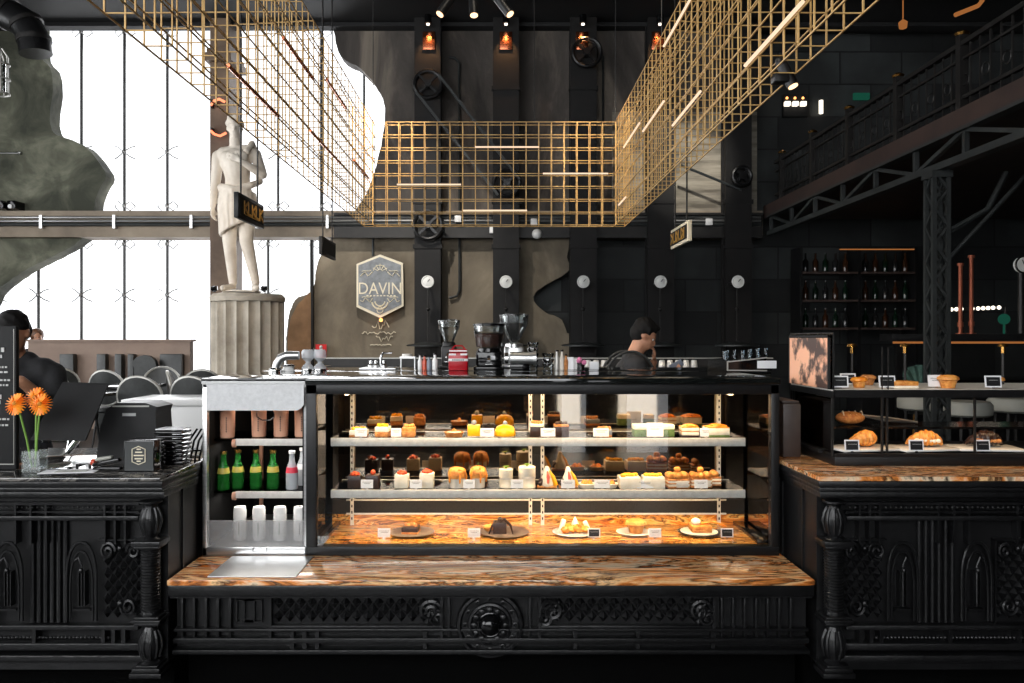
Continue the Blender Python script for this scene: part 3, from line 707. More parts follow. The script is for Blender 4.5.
for y0, y1, z in ((4.21, 4.88, 3.38), (2.64, 3.26, 2.71), (4.88, 5.59, 3.045), (3.99, 4.63, 2.83), (5.73, 6.46, 3.14), (6.36, 6.73, 2.72)):
    wp(r, 'light_tube', MB().cyl((LXi1-.012, y0, z), (LXi1-.012, y1, z), .007, seg=8), M['led'])
for y0, y1, z in ((4.05, 4.70, 3.12), (5.07, 5.71, 3.24), (3.23, 3.96, 2.70), (4.63, 5.5, 2.8), (6.0, 6.68, 2.935)):
    wp(r, 'light_tube', MB().cyl((LXi0+.012, y0, z), (LXi0+.012, y1, z), .0085, seg=8), M['copper'])
for x, y in ((LXi0, 3), (LXi0, 5), (LXi0, YB), (LXi1, 3), (LXi1, 5), (LXi1, YB), (.3, YB)):
    wp(r, 'hanging_wire', MB().cyl((x, y, ZT), (x, y, ZC-.02), .0035, seg=5), M['steelbk'])
# ------------------------------------------------------------------ track lights
def track_spot(px, py, Y, tilt, label, power, tgt, clamp=False):
    loc = P(px, py, Y); r = thing('track_spotlight', label, 'spotlight', loc)
    d = Vector((math.sin(tilt), -.25, -math.cos(tilt))).normalized()
    MB().cyl(-d*.17, d*.0, .036, seg=18).cyl(-d*.2, -d*.17, .024, .036, seg=18).build('lamp_can', M['black'], r)
    MB().ring((0, 0, 0), .043, .005, 18, 'Z', tseg=5)
    MB().cyl(d*.0005, d*.006, .029, seg=18).build('lamp_lens', M['lampface'], r)
    if clamp:
        r.scale = (.62,)*3; MB().tube([-d*.1, -d*.1+Vector((-.02, 0, .06)), (-.06, 0, .16)], .012, 6).box(-.12, -.03, .02, -.03, .05, .07, .006).build('mount_arm', M['black'], r)
    else: MB().tube([-d*.1, -d*.12+Vector((0, 0, .12)), Vector((0, 0, max(.2, ZC-loc.z-.1)))], .012, 6).build('mount_arm', M['black'], r)
    spot('track_beam', loc+d*.03, tgt, power, (1, .82, .62), 55)
track_spot(440, 14, 6.0, -.55, 'black ceiling spotlight tilted away toward the statue side', 260, (-2.0, 8, 2.6))
track_spot(474, 15, 6.0, 0.05, 'black ceiling spotlight pointing straight down with a bright glowing face', 200, (0, 6.2, 1.0))
track_spot(510, 14, 6.0, .6, 'black ceiling spotlight tilted away toward the gallery side', 220, (1.2, 7, 3))
r = thing('ceiling_track', 'black lighting track rail carrying the three ceiling spotlights', 'light track', (0, 6.1, ZC-.14))
wp(r, 'rail', MB().box(X(420, 6), 6.1, ZC-.16, X(560, 6), 6.14, ZC-.12), M['gloss'])
track_spot(793, 86, 3.0, .35, 'black spotlight clamped under the brass lattice arm by the gallery', 18, (1.5, 3.3, 1.2), True)
# ================================================================== COUNTERS
def quilt(mb, x0, x1, z0, z1, y, c=.032, d=.014):
    """raised diamond studs"""
    nx = max(1, round((x1-x0)/c)); nz_ = max(1, round((z1-z0)/c)); cx = (x1-x0)/nx; cz = (z1-z0)/nz_
    for i in range(nx):
        for j in range(nz_):
            for (ox, oz) in ((.5, .5), (1, 1)):
                a, b = x0+(i+ox)*cx, z0+(j+oz)*cz
                if a+cx*.42 > x1 or b+cz*.42 > z1: continue
                q = [(a-cx*.44, b), (a, b-cz*.44), (a+cx*.44, b), (a, b+cz*.44)]
                vs = [mb.bm.verts.new((u, y, v)) for u, v in q]; top = mb.bm.verts.new((a, y-d, b))
                for k in range(4): mb.bm.faces.new((vs[k], vs[(k+1) % 4], top))
                mb.bm.faces.new(vs)
    return mb
def scroll(mb, cx, y, cz, r, turns=1.5, sx=1, sz=1, w=.006, a0=0):
    pts = []
    for k in range(int(14*turns)+1):
        a = a0+2*PI*k/14; rr_ = r*(1-.8*k/(14*turns)); pts.append((cx+sx*rr_*math.cos(a), y, cz+sz*rr_*math.sin(a)))
    return mb.tube(pts, w, 5)
_ZM = [(.0, .0), (.345, .305), (.402, .365), (.44, .408), (.458, .425), (.502, .475), (.515, .49), (.765, .800), (.885, .885), (2, 2)]
def zmap(mb):
    for v in mb.bm.verts:
        z = v.co.z
        for (a, b), (c, d) in zip(_ZM, _ZM[1:]):
            if a <= z <= c: v.co.z = b+(z-a)*(d-b)/(c-a); break
    return mb
def ornate_counter(label, xc, s, width, fluid=None):
    """counter whose corner post stands at xc; s=-1: it runs off to -x, s=+1: to +x.  u = distance from the corner post"""
    YF = 3.14; ZT_ = 1.078; root = thing('ornate_counter', label, 'counter', (xc, 3.4, 0))
    px = lambda u: xc + s*u
    def bx(mb, u0, y0, z0, u1, y1, z1, bev=0.0):
        a, b = sorted((px(u0), px(u1))); return mb.box(a, y0, z0, b, y1, z1, bev)
    b = MB(); bx(b, -.02, YF+.03, .31, width, 3.85, ZT_-.06)
    wp(root, 'carcass', b, M['black'], smooth=False)
    b = MB(); bx(b, 0, YF+.14, 0, width, 3.8, .31); wp(root, 'plinth', b, M['void'], smooth=False)
    b = MB(); bx(b, -.048+.013*(s<0), YF-.06, ZT_-.055, width, 3.89, ZT_-.028, .006); bx(b, -.04+.01*(s<0), YF-.045, ZT_-.075, width, 3.88, ZT_-.055, .006); bx(b, -.032+.002*(s<0), YF-.03, ZT_-.10, width, 3.87, ZT_-.075, .005)
    wp(root, 'cornice', b, M['iron'])
    # frieze
    b = MB(); bx(b, .08, YF-.005, .945, width, YF+.03, .955); bx(b, .08, YF-.012, .885, width, YF+.03, .903, .003); bx(b, .08, YF-.005, .915, width, YF+.03, .921)
    for u in [.13, .17, .21] + [.44+.03*k for k in range(0, 6, 2)] + [.75, .79, .83]: bx(b, u, YF-.008, .76, u+.008, YF+.03, .945)
    u = .1
    while u < width-.02: b.ball((px(u), YF, .935), .005, 6); u += .02
    wp(root, 'frieze_rail', zmap(b), M['iron'])
    # bottom rails
    b = MB(); bx(b, .08, YF-.012, .485, width, YF+.03, .502, .003); bx(b, .04, YF-.02, .415, width, YF+.03, .44, .004); bx(b, .02, YF-.03, .375, width, YF+.03, .402, .005); bx(b, .02, YF-.015, .345, width, YF+.03, .372)
    u = .2
    while u < width-.02: b.ball((px(u), YF-.004, .458), .0065, 6); u += .015
    for u in (.13, .17, .21, .48, .75, .79, .83): bx(b, u, YF-.014, .43, u+.014, YF+.03, .49)
    wp(root, 'base_moulding', zmap(b), M['iron'])
    # panels
    u0 = .075
    while u0 < width-.1:
        if fluid: pass
        b = MB(); a_, b_ = sorted((px(u0), px(min(u0+.165, width)))); quilt(b, a_, b_, .515, .765, YF+.026, .043, .022)
        wp(root, 'studded_panel', zmap(b), M['iron'], smooth=False)
        b = MB(); bx(b, u0-.006, YF, .505, u0, YF+.03, .775); bx(b, u0-.006, YF, .770, u0+.17, YF+.03, .778)
        scroll(b, px(u0+.03), YF, .735, .028, 1.5, s, 1); scroll(b, px(u0+.13), YF, .735, .03, 1.5, -s, 1); scroll(b, px(u0+.05), YF, .56, .03, 1.6, s, -1); b.ball((px(u0+.08), YF, .57), .012, 8); b.ball((px(u0+.08), YF-.004, .745), .009, 8)
        wp(root, 'scroll_ornament', zmap(b), M['iron'])
        for (ua, sg) in ((u0+.17, 1), (u0+.46, -1)):
            if ua > width: continue
            b = MB(); w_ = .125; zb_, zt_ = .515, .765
            L = []; 
            for k in range(9):
                t = k/8; L.append((t, zb_+(zt_-zb_)*(1-(1-t)**1.0)*1.0))
            def arch(w0, top, rad):
                pts = [(px(ua+.0625-w0), YF, zb_), (px(ua+.0625-w0), YF, top-.11)]
                for k in range(1, 7):
                    t = k/6; pts.append((px(ua+.0625-w0*math.cos(t*PI/2)**.9), YF, top-.11+.11*math.sin(t*PI/2)))
                pts += [(2*px(ua+.0625)-p[0], p[1], p[2]) for p in pts[-2::-1]]
                b.tube(pts, rad, 6)
            arch(.058, .765, .006); arch(.044, .735, .0045)
            b.tube([(px(ua+.0625), YF, .56), (px(ua+.0625), YF, .69), (px(ua+.075), YF, .715), (px(ua+.09), YF, .705)], .004, 5)
            bx(b, ua+.05, YF, .56, ua+.054, YF+.03, .67); bx(b, ua+.074, YF, .56, ua+.078, YF+.03, .67); bx(b, ua+.03, YF, .545, ua+.095, YF+.03, .552)
            b.ball((px(ua+.0625), YF-.004, .675), .009, 8); b.ball((px(ua+.0625), YF-.004, .495), .007, 8)
            wp(root, 'gothic_arch', zmap(b), M['iron'])
        if u0+.30 < width:
            b = MB()
            for k in range(6):
                uu = u0+.305+k*.026; b.cyl((px(uu), YF+.02, .505), (px(uu), YF+.02, .885), .009, seg=8)
            wp(root, 'reeded_panel', zmap(b), M['iron'])
        u0 += .60
    # corner post
    p = MB(); yp = YF-.012; x = px(.030)
    p.box(x-.044, yp-.045, .325, x+.044, yp+.05, .335, .002)
    p.lathe([(.036, .335), (.024, .345), (.034, .365), (.042, .395), (.040, .43), (.026, .465), (.022, .475), (.036, .484), (.036, .487)], (x, yp, 0), 16)
    p.box(x-.048, yp-.045, .487, x+.048, yp+.05, .500, .003).box(x-.056, yp-.052, .500, x+.056, yp+.05, .512, .003).box(x-.048, yp-.045, .512, x+.048, yp+.05, .522, .003)
    prof = [(.034, .522), (.034, .53)]
    z = .535
    while z < .765: prof += [(.033, z), (.0375, z+.0035), (.0375, z+.0065), (.033, z+.0095)]; z += .0115
    prof += [(.036, .785)]; p.lathe(prof, (x, yp, 0), 16)
    p.box(x-.048, yp-.045, .785, x+.048, yp+.05, .795, .003).box(x-.056, yp-.052, .795, x+.056, yp+.05, .815, .003)
    p.lathe([(.034, .815), (.022, .825), (.034, .85), (.042, .885), (.036, .915), (.024, .94), (.026, .95), (.042, .958), (.042, .965)], (x, yp, 0), 16)
    wp(root, 'corner_post', p, M['iron'])
    p = MB()
    for k in range(10):
        a = 2*PI*k/10; q = lambda r_, z_: (x+r_*math.cos(a), yp+r_*math.sin(a), z_)
        p.tube([q(.032, .355), q(.043, .395), q(.040, .43), q(.027, .46)], .006, 5)
        p.tube([q(.030, .84), q(.042, .885), q(.036, .915), q(.025, .938)], .005, 5)
    wp(root, 'post_carving', p, M['iron'])['kind'] = 'stuff'
    p = MB().box(x-.062, yp-.055, .29, x+.062, yp+.05, .308, .003).box(x-.054, yp-.05, .308, x+.054, yp+.05, .325, .003)
    wp(root, 'post_foot', p, M['iron'])
    # side panelling towards the cake counter
    p = MB(); xs_ = px(-.022)
    for (ya, yb_) in ((3.3, 3.55), (3.57, 3.83)):
        for zz in ((.42, .43), (.97, .98)): p.box(xs_-.006, ya, zz[0], xs_+.006, yb_, zz[1])
        for yy in (ya, yb_-.01): p.box(xs_-.006, yy, .42, xs_+.006, yy+.01, .98)
    wp(root, 'side_moulding', p, M['iron'], smooth=False)
    return root
lc = ornate_counter('black carved counter under the orange flowers and card reader', -1.335, -1, 1.5)
b = MB().box(-3.0, 3.06, 1.050, -1.30, 3.9, 1.065, .004); wp(lc, 'stone_top', b, M['granite_dark'])
rc = ornate_counter('black carved counter under the croissant cabinet', 1.275, 1, 1.55)
b = MB().prism([(1.225, 3.07), (3.0, 3.07), (3.0, 4.0), (1.225, 4.0)], 1.051, 1.067, axis='Z'); wp(rc, 'stone_top', b, M['marble'])

# centre ledge counter ------------------------------------------------
r = thing('display_plinth', 'low black carved counter with veined stone ledge carrying the cake case', 'counter', (0, 3.5, 0))
wp(r, 'carcass', MB().box(-1.30, 3.22, .33, 1.23, 4.2, .585), M['black'], smooth=False)
wp(r, 'plinth', MB().box(-1.30, 3.34, 0, 1.23, 4.15, .33), M['void'], smooth=False)
wp(r, 'stone_ledge', MB().box(-1.304, 3.13, .630, 1.234, 4.2, .652, .004), M['marble'])
b = MB().box(-1.304, 3.135, .585, 1.233, 4.2, .630, .005).box(-1.304, 3.16, .572, 1.233, 3.3, .59)
wp(r, 'cornice', b, M['iron'])
b = MB().box(-1.30, 3.185, .43, 1.23, 3.23, .44, .002).box(-1.30, 3.18, .385, 1.23, 3.23, .405, .003).box(-1.30, 3.17, .345, 1.23, 3.23, .362, .003)
for xx in (-.83, -.78, -.73, -.3, .3, .55, .85):
    b.box(xx-.008, 3.19, .36, xx+.008, 3.23, .43)
wp(r, 'base_moulding', b, M['iron'])
zq0, zq1 = .455, .565
for x0, x1 in ((X(272, 3.2), X(440, 3.2)), (X(541, 3.2), X(712, 3.2))):
    b = quilt(MB(), x0, x1, zq0, zq1, 3.216, .046, .022); wp(r, 'studded_panel', b, M['iron'], smooth=False)
    b = MB().box(x0, 3.19, .44, x1, 3.22, .452, .002).box(x0, 3.19, .566, x1, 3.22, .572).box(x0-.012, 3.19, .40, x0, 3.22, .57).box(x1, 3.19, .40, x1+.012, 3.22, .57)
    wp(r, 'panel_frame', b, M['iron'])
for xx, sx in ((X(430, 3.2), 1), (X(700, 3.2), 1), (X(552, 3.2), -1)):
    b = MB(); scroll(b, xx, 3.195, .51, .045, 1.6, sx, 1, .009); scroll(b, xx+.03*sx, 3.195, .48, .03, 1.3, -sx, -1, .007)
    for k in range(7):
        a = k*.9; b.tube([(xx, 3.2, .51), (xx+.05*math.cos(a), 3.19, .51+.05*math.sin(a))], [.009, .004], 5)
    wp(r, 'scroll_ornament', b, M['iron'])
for x0, n, st in ((X(182, 3.2), 5, .048), (X(722, 3.2), 7, .046), (X(530, 3.2), 1, .04), (X(449, 3.2), 1, .04)):
    b = MB()
    for k in range(n): b.box(x0+k*st-.006, 3.195, .405, x0+k*st+.006, 3.225, .57, .002)
    wp(r, 'reeded_panel', b, M['iron'])
b = MB(); xx = X(248, 3.2)
for d_ in (.02, .05): 
    b.box(xx-d_, 3.205, .46, xx-d_+.005, 3.225, .55).box(xx+d_, 3.205, .46, xx+d_+.005, 3.225, .55).box(xx-d_, 3.205, .46, xx+d_, 3.225, .464).box(xx-d_, 3.205, .546, xx+d_, 3.225, .55)
wp(r, 'panel_moulding', b, M['iron'], smooth=False)
mc = Vector((X(490, 3.2), 3.2, Z(624, 3.2)))
b = MB().lathe([(0, -.02), (.128, -.02), (.136, .0), (.130, .016), (.120, .018), (.112, .006), (.09, .004), (.086, .014), (.078, .016), (.07, .006), (0, .006)], mc, 40, axis='Y')
wp(r, 'medallion', b, M['iron'])
b = MB()
for k in range(12):
    a = 2*PI*k/12; q = mc+Vector((.062*math.cos(a), -.014, .062*math.sin(a))); b.ball(q, (.014, .008, .014), 8)
    scroll(b, mc.x+.1*math.cos(a), 3.188, mc.z+.1*math.sin(a), .011, 1, 1, 1, .003)
wp(r, 'medallion_petal', b, M['iron'])
wp(r, 'medallion_boss', MB().ball(mc+Vector((0, -.012, 0)), (.042, .035, .042), 20).ring(mc+Vector((0, -.01, 0)), .046, .005, 24), M['gloss'])

# ================================================================== CAKE CASE
ZS1, ZS2, ZBASE = 1.15, .917, .694
r = thing('cake_display_case', 'long black-framed glass cake case with two lit white shelves', 'display case', (.2, 3.8, .652)); CASE = r
x0, x1 = X(307, 3.5), X(778, 3.5); yF, yR = 3.48, 4.18
b = MB().box(x0, yF, .652, x1, yR, .690, .004).box(x0, yF, 1.355, x1, yF+.05, 1.398, .003).box(x0, yR-.04, 1.355, x1, yR, 1.398, .003)
b.box(x0, yF, .69, x0+.045, yF+.04, 1.36, .003).box(x1-.036, yF, .69, x1, yF+.04, 1.36, .003).box(x0, yR-.04, .69, x0+.03, yR, 1.36).box(x1-.03, yR-.04, .69, x1, yR, 1.36)
b.box(x0, yF, 1.36, x0+.045, yR, 1.398).box(x1-.036, yF, 1.36, x1, yR, 1.398)
wp(r, 'case_frame', b, M['black'])
wp(r, 'case_top', MB().box(x0-.002, yF-.01, 1.40, x1+.002, yR+.0, 1.425, .004), M['blacktop'])
wp(r, 'stone_base', MB().box(x0+.04, yF+.055, .69, x1-.03, 4.13, ZBASE), M['marble_in'])
wp(r, 'front_glass', MB().box(x0+.045, yF+.012, .69, x1-.036, yF+.018, 1.36), M['glass'], smooth=False)
wp(r, 'side_glass', MB().box(x1-.02, yF+.04, .69, x1-.012, yR-.04, 1.36), M['mirror'], smooth=False)
wp(r, 'side_glass', MB().box(x0+.005, yF+.04, .69, x0+.012, yR-.04, 1.36), M['mirror'], smooth=False)
wp(r, 'mirror_door', MB().box(x0+.03, 3.90, .694, X(533, 3.9), 3.905, 1.375), M['mirror'], smooth=False)
wp(r, 'mirror_door', MB().box(X(541, 3.9), 3.90, .694, x1-.03, 3.905, 1.375), M['mirror'], smooth=False)
wp(r, 'door_stile', MB().box(X(533, 3.9), 3.895, .694, X(541, 3.9), 3.91, 1.375).box(x0+.03, 3.906, .69, x1-.03, 3.915, 1.38), M['flatblack'])
wp(r, 'stone_upstand', MB().box(x0+.03, 3.885, .6941, x1-.03, 3.899, .745), M['marble_in'])
wp(r, 'door_track', MB().box(x0+.03, 3.88, .747, x1-.03, 3.899, .818), M['flatblack'])
wp(r, 'track_trim', MB().box(x0+.1, 3.874, .745, x1-.12, 3.88, .752).box(x0+.1, 3.874, .812, x1-.12, 3.88, .82), M['shelf'])
b = MB().box(x1-.085, 3.52, .694, x1-.03, 3.898, .712, .003).box(x0+.046, 3.52, .694, x0+.07, 3.898, .712, .003)
wp(r, 'base_rail', b, M['gloss'])
for px in (354, 530, 542, 716):
    b = MB().box(X(px, 3.93)-.008, 3.875, ZBASE, X(px, 3.93)+.008, 3.895, 1.35)
    q = wp(r, 'shelf_upright', b, M['shelf'], smooth=False)
    b = MB(); z = .72
    while z < 1.34: b.box(X(px, 3.93)-.003, 3.872, z, X(px, 3.93)+.003, 3.875, z+.012); z += .03
    sub(q, r, 'upright_slot', b, M['flatblack'], smooth=False)['kind'] = 'stuff'
xs0, xs1 = X(331, 3.6), X(745, 3.6)
for zz in (ZS1, ZS2):
    q = wp(r, 'shelf', MB().box(xs0, 3.603, zz-.006, xs1, 3.85, zz), M['shelfglass'], smooth=False)
    sub(q, r, 'shelf_back_rail', MB().box(xs0, 3.851, zz-.012, xs1, 3.862, zz+.001), M['shelf'])
    sub(q, r, 'shelf_front_rail', MB().box(xs0, 3.592, zz-.036, xs1, 3.602, zz+.001, .002), M['shelf'])
    sub(q, r, 'shelf_light', MB().box(xs0+.06, 3.62, zz-.022, xs1-.06, 3.635, zz-.013), M['ledcase'])
    b = MB()
    for px in (354, 530, 542, 716): b.prism([(3.61, zz-.0125), (3.87, zz-.0125), (3.87, zz-.05)], X(px, 3.93)-.003, X(px, 3.93)+.003, axis='X')
    sub(q, r, 'shelf_bracket', b, M['shelf'], smooth=False)
t = MB(); xx = X(357, 3.88)
while xx < X(714, 3.88):
    if not X(528, 3.88) < xx < X(544, 3.88): t.box(xx, 3.872, 1.331, xx+.012, 3.88, 1.337)
    xx += .02
wp(r, 'top_light', t, M['ledcase'], smooth=False)['kind'] = 'stuff'
wp(r, 'light_bracket', MB().box(X(354, 3.8), 3.575, 1.345, X(354, 3.8)+.015, 3.87, 1.356).box(X(716, 3.8), 3.575, 1.345, X(716, 3.8)+.015, 3.87, 1.356), M['shelf'])
warm = (1, .71, .42)
area('case_top_light', ((xs0+xs1)/2, 3.55, 1.345), 1.75, .04, 9, (1, .70, .40), (math.radians(45), 0, 0))
area('case_shelf_light', ((xs0+xs1)/2, 3.612, ZS1-.02), 1.7, .02, 7.5, warm, (math.radians(50), 0, 0))
area('case_low_light', ((xs0+xs1)/2, 3.612, ZS2-.02), 1.7, .02, 10, (1, .68, .38), (math.radians(45), 0, 0))

# drinks cooler --------------------------------------------------------
r = thing('drinks_cooler', 'open steel drinks cooler with pulled-down pale blind beside the cake case', 'cooler', (-1.05, 3.8, .652))
a0, a1 = X(204, 3.5), X(306.5, 3.5)
b = MB().box(a0, yF, .652, a0+.02, yR, 1.40, .003).box(a0, yF, .652, a1, yR, .69, .003).box(a1-.012, yF+.02, .69, a1, yR, 1.40)
b.box(a0, yR-.02, .69, a1, yR, 1.40).box(a0, yF, 1.385, a1, yR, 1.40)
wp(r, 'cooler_body', b, M['steel'])
wp(r, 'cooler_top', MB().box(a0-.004, yF-.008, 1.413, a1, yR, 1.425, .002), M['blacktop'])
wp(r, 'top_edge', MB().box(a0-.002, yF-.006, 1.401, a1, yR-.01, 1.413), M['steel'])
b = MB().box(a0+.02, yR-.05, .69, a1-.012, yR-.02, 1.385).box(a0+.02, yF+.03, .69, a0+.023, yR-.02, 1.385)
b.box(a1-.02, yF+.03, .69, a1-.012, yR-.02, 1.385)
wp(r, 'inner_lining', b, M['lining'], smooth=False)
b = MB().prism([(a0+.02, 1.400), (a1-.005, 1.400), (a1-.005, 1.31), (a1-.02, 1.293), (a1-.035, 1.285), (a0+.02, 1.285)], yF-.006, yF+.002)
wp(r, 'roller_blind', b, M['blind'], smooth=False)
b = MB().tube([P(257, 412, 3.49), P(257, 417, 3.48), P(262, 420, 3.48), P(270, 420, 3.48), P(274, 417, 3.48), P(274, 412, 3.49)], .003, 6)
wp(r, 'pull_handle', b, M['chrome'])
wp(r, 'front_lip', MB().box(a0+.02, yF+.002, .69, a1-.005, yF+.01, .805), M['frost'], smooth=False)
wp(r, 'latch', MB().box(X(253, 3.48), yF-.01, .672, X(267, 3.48), yF+.002, .69, .002), M['chrome'])
for zz in (ZS1, ZS2):
    q = wp(r, 'shelf', MB().box(a0+.024, 3.56, zz-.006, a1-.02, 3.9, zz), M['shelfglass'], smooth=False)
    sub(q, r, 'shelf_front_rail', MB().box(a0+.12, 3.548, zz-.028, a1-.02, 3.56, zz+.002, .002), M['shelf'])
    sub(q, r, 'rail_curl', MB().cyl((a0+.108, 3.554, zz-.018), (a0+.122, 3.554, zz-.018), .018, seg=16), M['tumbler'])
for px in (248, 262): wp(r, 'shelf_upright', MB().box(X(px, 4.1)-.008, 4.08, .7, X(px, 4.1)+.008, 4.1, 1.37), M['tumbler'])
area('case_back_light', ((xs0+xs1)/2, 3.87, 1.33), 1.7, .02, 4, warm, (math.radians(-40), 0, 0))
area('cooler_light', ((a0+a1)/2, 3.66, 1.36), .36, .08, 1.6, (1, .88, .74), (math.radians(10), 0, 0))
area('cooler_low_light', ((a0+a1)/2, 3.62, ZS2-.02), .36, .04, .9, (1, .93, .86), (0, 0, 0))
area('cooler_mid_light', ((a0+a1)/2, 3.62, ZS1-.02), .36, .04, .9, (1, .93, .86), (0, 0, 0))
solo('reflection_plate', 'flat steel plate standing in for the pale reflection on the ledge before the drinks cooler', 'tray', MB().box(X(210, 3.2), 3.17, .652, X(298, 3.2), 3.465, .656, .001), M['steel'], smooth=False)  # thin plate put where the cooler's pale reflection falls on the ledge

# bottles, cans and tumblers ------------------------------------------
def bottle(mt, lab1, cap, label, loc, h=.165):
    r = thing('drink_bottle', label, 'bottle', loc, group='bottles on the cooler shelf')
    MB().lathe([(0, 0), (.025, 0), (.027, .006), (.027, .075), (.022, .1), (.013, .125), (.011, .155), (.0125, .158), (.0125, .163), (0, .163)], seg=20).build('bottle_glass', M[mt], r)
    MB().lathe([(.0272, .074), (.0276, .074), (.0232, .099), (.0226, .099)], seg=20).build('paper_label', M[lab1], r)
    MB().lathe([(0, .16), (.0145, .16), (.0145, .172), (0, .174)], seg=16).build('cap', M[cap], r)
    return r
bl = [(223.5, 'green glass bottle behind the cooler edge, dim and half hidden'), (238, 'green glass bottle next to the cooler upright, second from the steel edge'), (256, 'green glass bottle with pale yellow label, third in the row'), (273, 'green glass bottle beside the clear pink-labelled one')]
b0 = None
for px, lab in bl:
    yy = 3.6 if px < 230 else 3.64; loc = (X(px, yy), yy, ZS2+.0008)
    if b0 is None: b0 = bottle('bottle', 'yellab', 'brass', lab, loc)
    else: dup(b0, loc, 0, lab)
bottle('frostb', 'pinklab', 'white', 'clear bottle with a pink label beside the green bottles', (X(292, 3.62), 3.62, ZS2+.0008))
bottle('frostb', 'white', 'white', 'clear bottle with a white label against the cooler side', (X(302.5, 3.72), 3.72, ZS2+.0008))
c0 = None
for px, lab in ((240, 'white slim can on the cooler floor, first beside the steel edge'), (259, 'white slim can second along on the cooler floor'), (280, 'white slim can third along on the cooler floor'), (300, 'white slim can on the cooler floor nearest the cake case')):
    loc = (X(px, 3.60), 3.60, .691)
    if c0 is None:
        c0 = thing('drink_can', lab, 'can', loc, group='white cans on the cooler floor')
        MB().lathe([(0, 0), (.022, 0), (.0285, .008), (.0285, .135), (.026, .145), (.025, .15), (0, .147)], seg=24).build('can_body', M['can'], c0)
        t = MB()
        for k in range(6): t.obox((.004, -.0285, .035+k*.009), (.004, .001, .006))
        t.build('lettering', M['ink'], c0, smooth=False)
        MB().obox((0, 0, .1495), (.012, .018, .002)).build('pull_tab', M['chrome'], c0)
    else: dup(c0, loc, 0, lab)
c0 = None
for px, y, lab in ((227.5, 3.62, 'tan tumbler in the shadowed corner of the top cooler shelf'), (259, 3.66, 'tan tumbler behind the blind handle on the top shelf'), (281, 3.66, 'tan tumbler between two others on the top cooler shelf'), (302, 3.66, 'tan tumbler on the top cooler shelf against the cake case')):
    loc = (X(px, y), y, ZS1+.0008)
    if c0 is None:
        c0 = thing('tumbler', lab, 'tumbler', loc, group='tan tumblers on the top cooler shelf')
        MB().lathe([(0, 0), (.03, 0), (.032, .005), (.034, .15), (.034, .156), (0, .156)], seg=24).build('cup', M['tumbler'], c0)
        MB().lathe([(0, .156), (.036, .156), (.036, .166), (.02, .17), (0, .17)], seg=24).build('lid', M['flatblack'], c0)
        t = MB()
        for k in range(7): t.obox((.006, -.0335, .03+k*.01), (.005, .001, .006))
        t.build('lettering', M['ink'], c0, smooth=False)
    else: dup(c0, loc, 0, lab)
# ================================================================== CAKES AND PASTRIES (origin at the base centre)
def item(name, label, cat, loc, group=None): return thing(name, label, cat, (loc[0], loc[1], loc[2]+.0006), R.uniform(-.1, .1), group)
def f_blob(mb, c, r, amp=.12, seed=0, seg=12):
    n0 = len(mb.bm.verts); mb.ball(c, r, seg); mb.bm.verts.ensure_lookup_table(); cc = Vector(c); rm = r if not hasattr(r, '__len__') else max(r)
    for v in mb.bm.verts[n0:]:
        d = v.co-cc; v.co = cc+d*(1+amp*noise.noise(v.co*90+Vector((seed, 0, 0))))
    return mb
def burger(label, loc, top='gold', s=1.0):
    r = item('filled_bun', label, 'bun', loc, None)
    MB().lathe([(0, 0), (.032, 0), (.036, .008), (.034, .014), (0, .014)], seg=20).build('bun_base', M[top], r)
    f_blob(MB(), (0, 0, .018), (.038, .036, .006), .2, 3).build('filling', M['choc'], r)
    MB().lathe([(.035, .021), (.037, .026), (.03, .04), (.014, .048), (0, .049)], seg=20).build('bun_top', M[top], r)
    r.scale = (s,)*3; return r
def tart(label, loc, s=1.0, base='crust', fill='orange', dollop=None, peaks=3, name='round_tart'):
    r = item(name, label, 'tart', loc)
    prof = [(0, 0), (.034, 0), (.042, .018), (.040, .02), (.036, .013), (0, .013)]
    mb = MB().lathe(prof, seg=28); mb.build('tart_shell', M[base], r)
    f_blob(MB(), (0, 0, .014), (.036, .036, .007), .25, 2).build('tart_filling', M[fill], r)
    if peaks:
        t = MB(); rr = random.Random(int(loc[0]*1000))
        for k in range(peaks):
            a = 2*PI*k/peaks+.4; q = .016 if peaks > 1 else 0
            t.lathe([(.012, 0), (.013, .006), (.006, .016), (0, .022)], (q*math.cos(a), q*math.sin(a), .014), 10)
        t.build('tart_topping', M[dollop or fill], r)
    r.scale = (s,)*3; return r
def cube_cake(label, loc, w, h, layers, top=None, d=None, name='layer_cake_slice', topm='orange'):
    """layers: list of (material, fraction)"""
    r = item(name, label, 'cake', loc); z = 0; d = d or w
    for mm, fr in layers:
        hh = h*fr; MB().box(-w/2, -d/2, z, w/2, d/2, z+hh, min(.002, hh*.2)).build('cake_layer', M[mm], r); z += hh
    if top == 'blobs':
        t = MB()
        for k in range(5): f_blob(t, (-w*.32+w*.16*k, R.uniform(-.2, .2)*d, z+.005), (w*.13, w*.12, .010), .2, k)
        t.build('fruit_topping', M[topm], r)
    elif top == 'flower':
        t = MB(); f_blob(t, (0, 0, z+.006), (w*.28, w*.28, .012), .5, 3)
        for k in range(6):
            a = k*PI/3; f_blob(t, (w*.24*math.cos(a), w*.24*math.sin(a), z+.005), (w*.14, w*.14, .008), .3, k)
        t.build('flower_topping', M[topm], r)
    elif top == 'glaze':
        t = MB().box(-w/2, -d/2, z, w/2, d/2, z+.004, .001); f_blob(t, (0, 0, z+.004), (w*.42, d*.4, .012), .6, 5, 16); t.build('glazed_topping', M[topm], r)
    elif top == 'knob':
        MB().ball((0, 0, z+.010), (.012, .012, .013), 12).build('topping', M[topm], r)
    return r
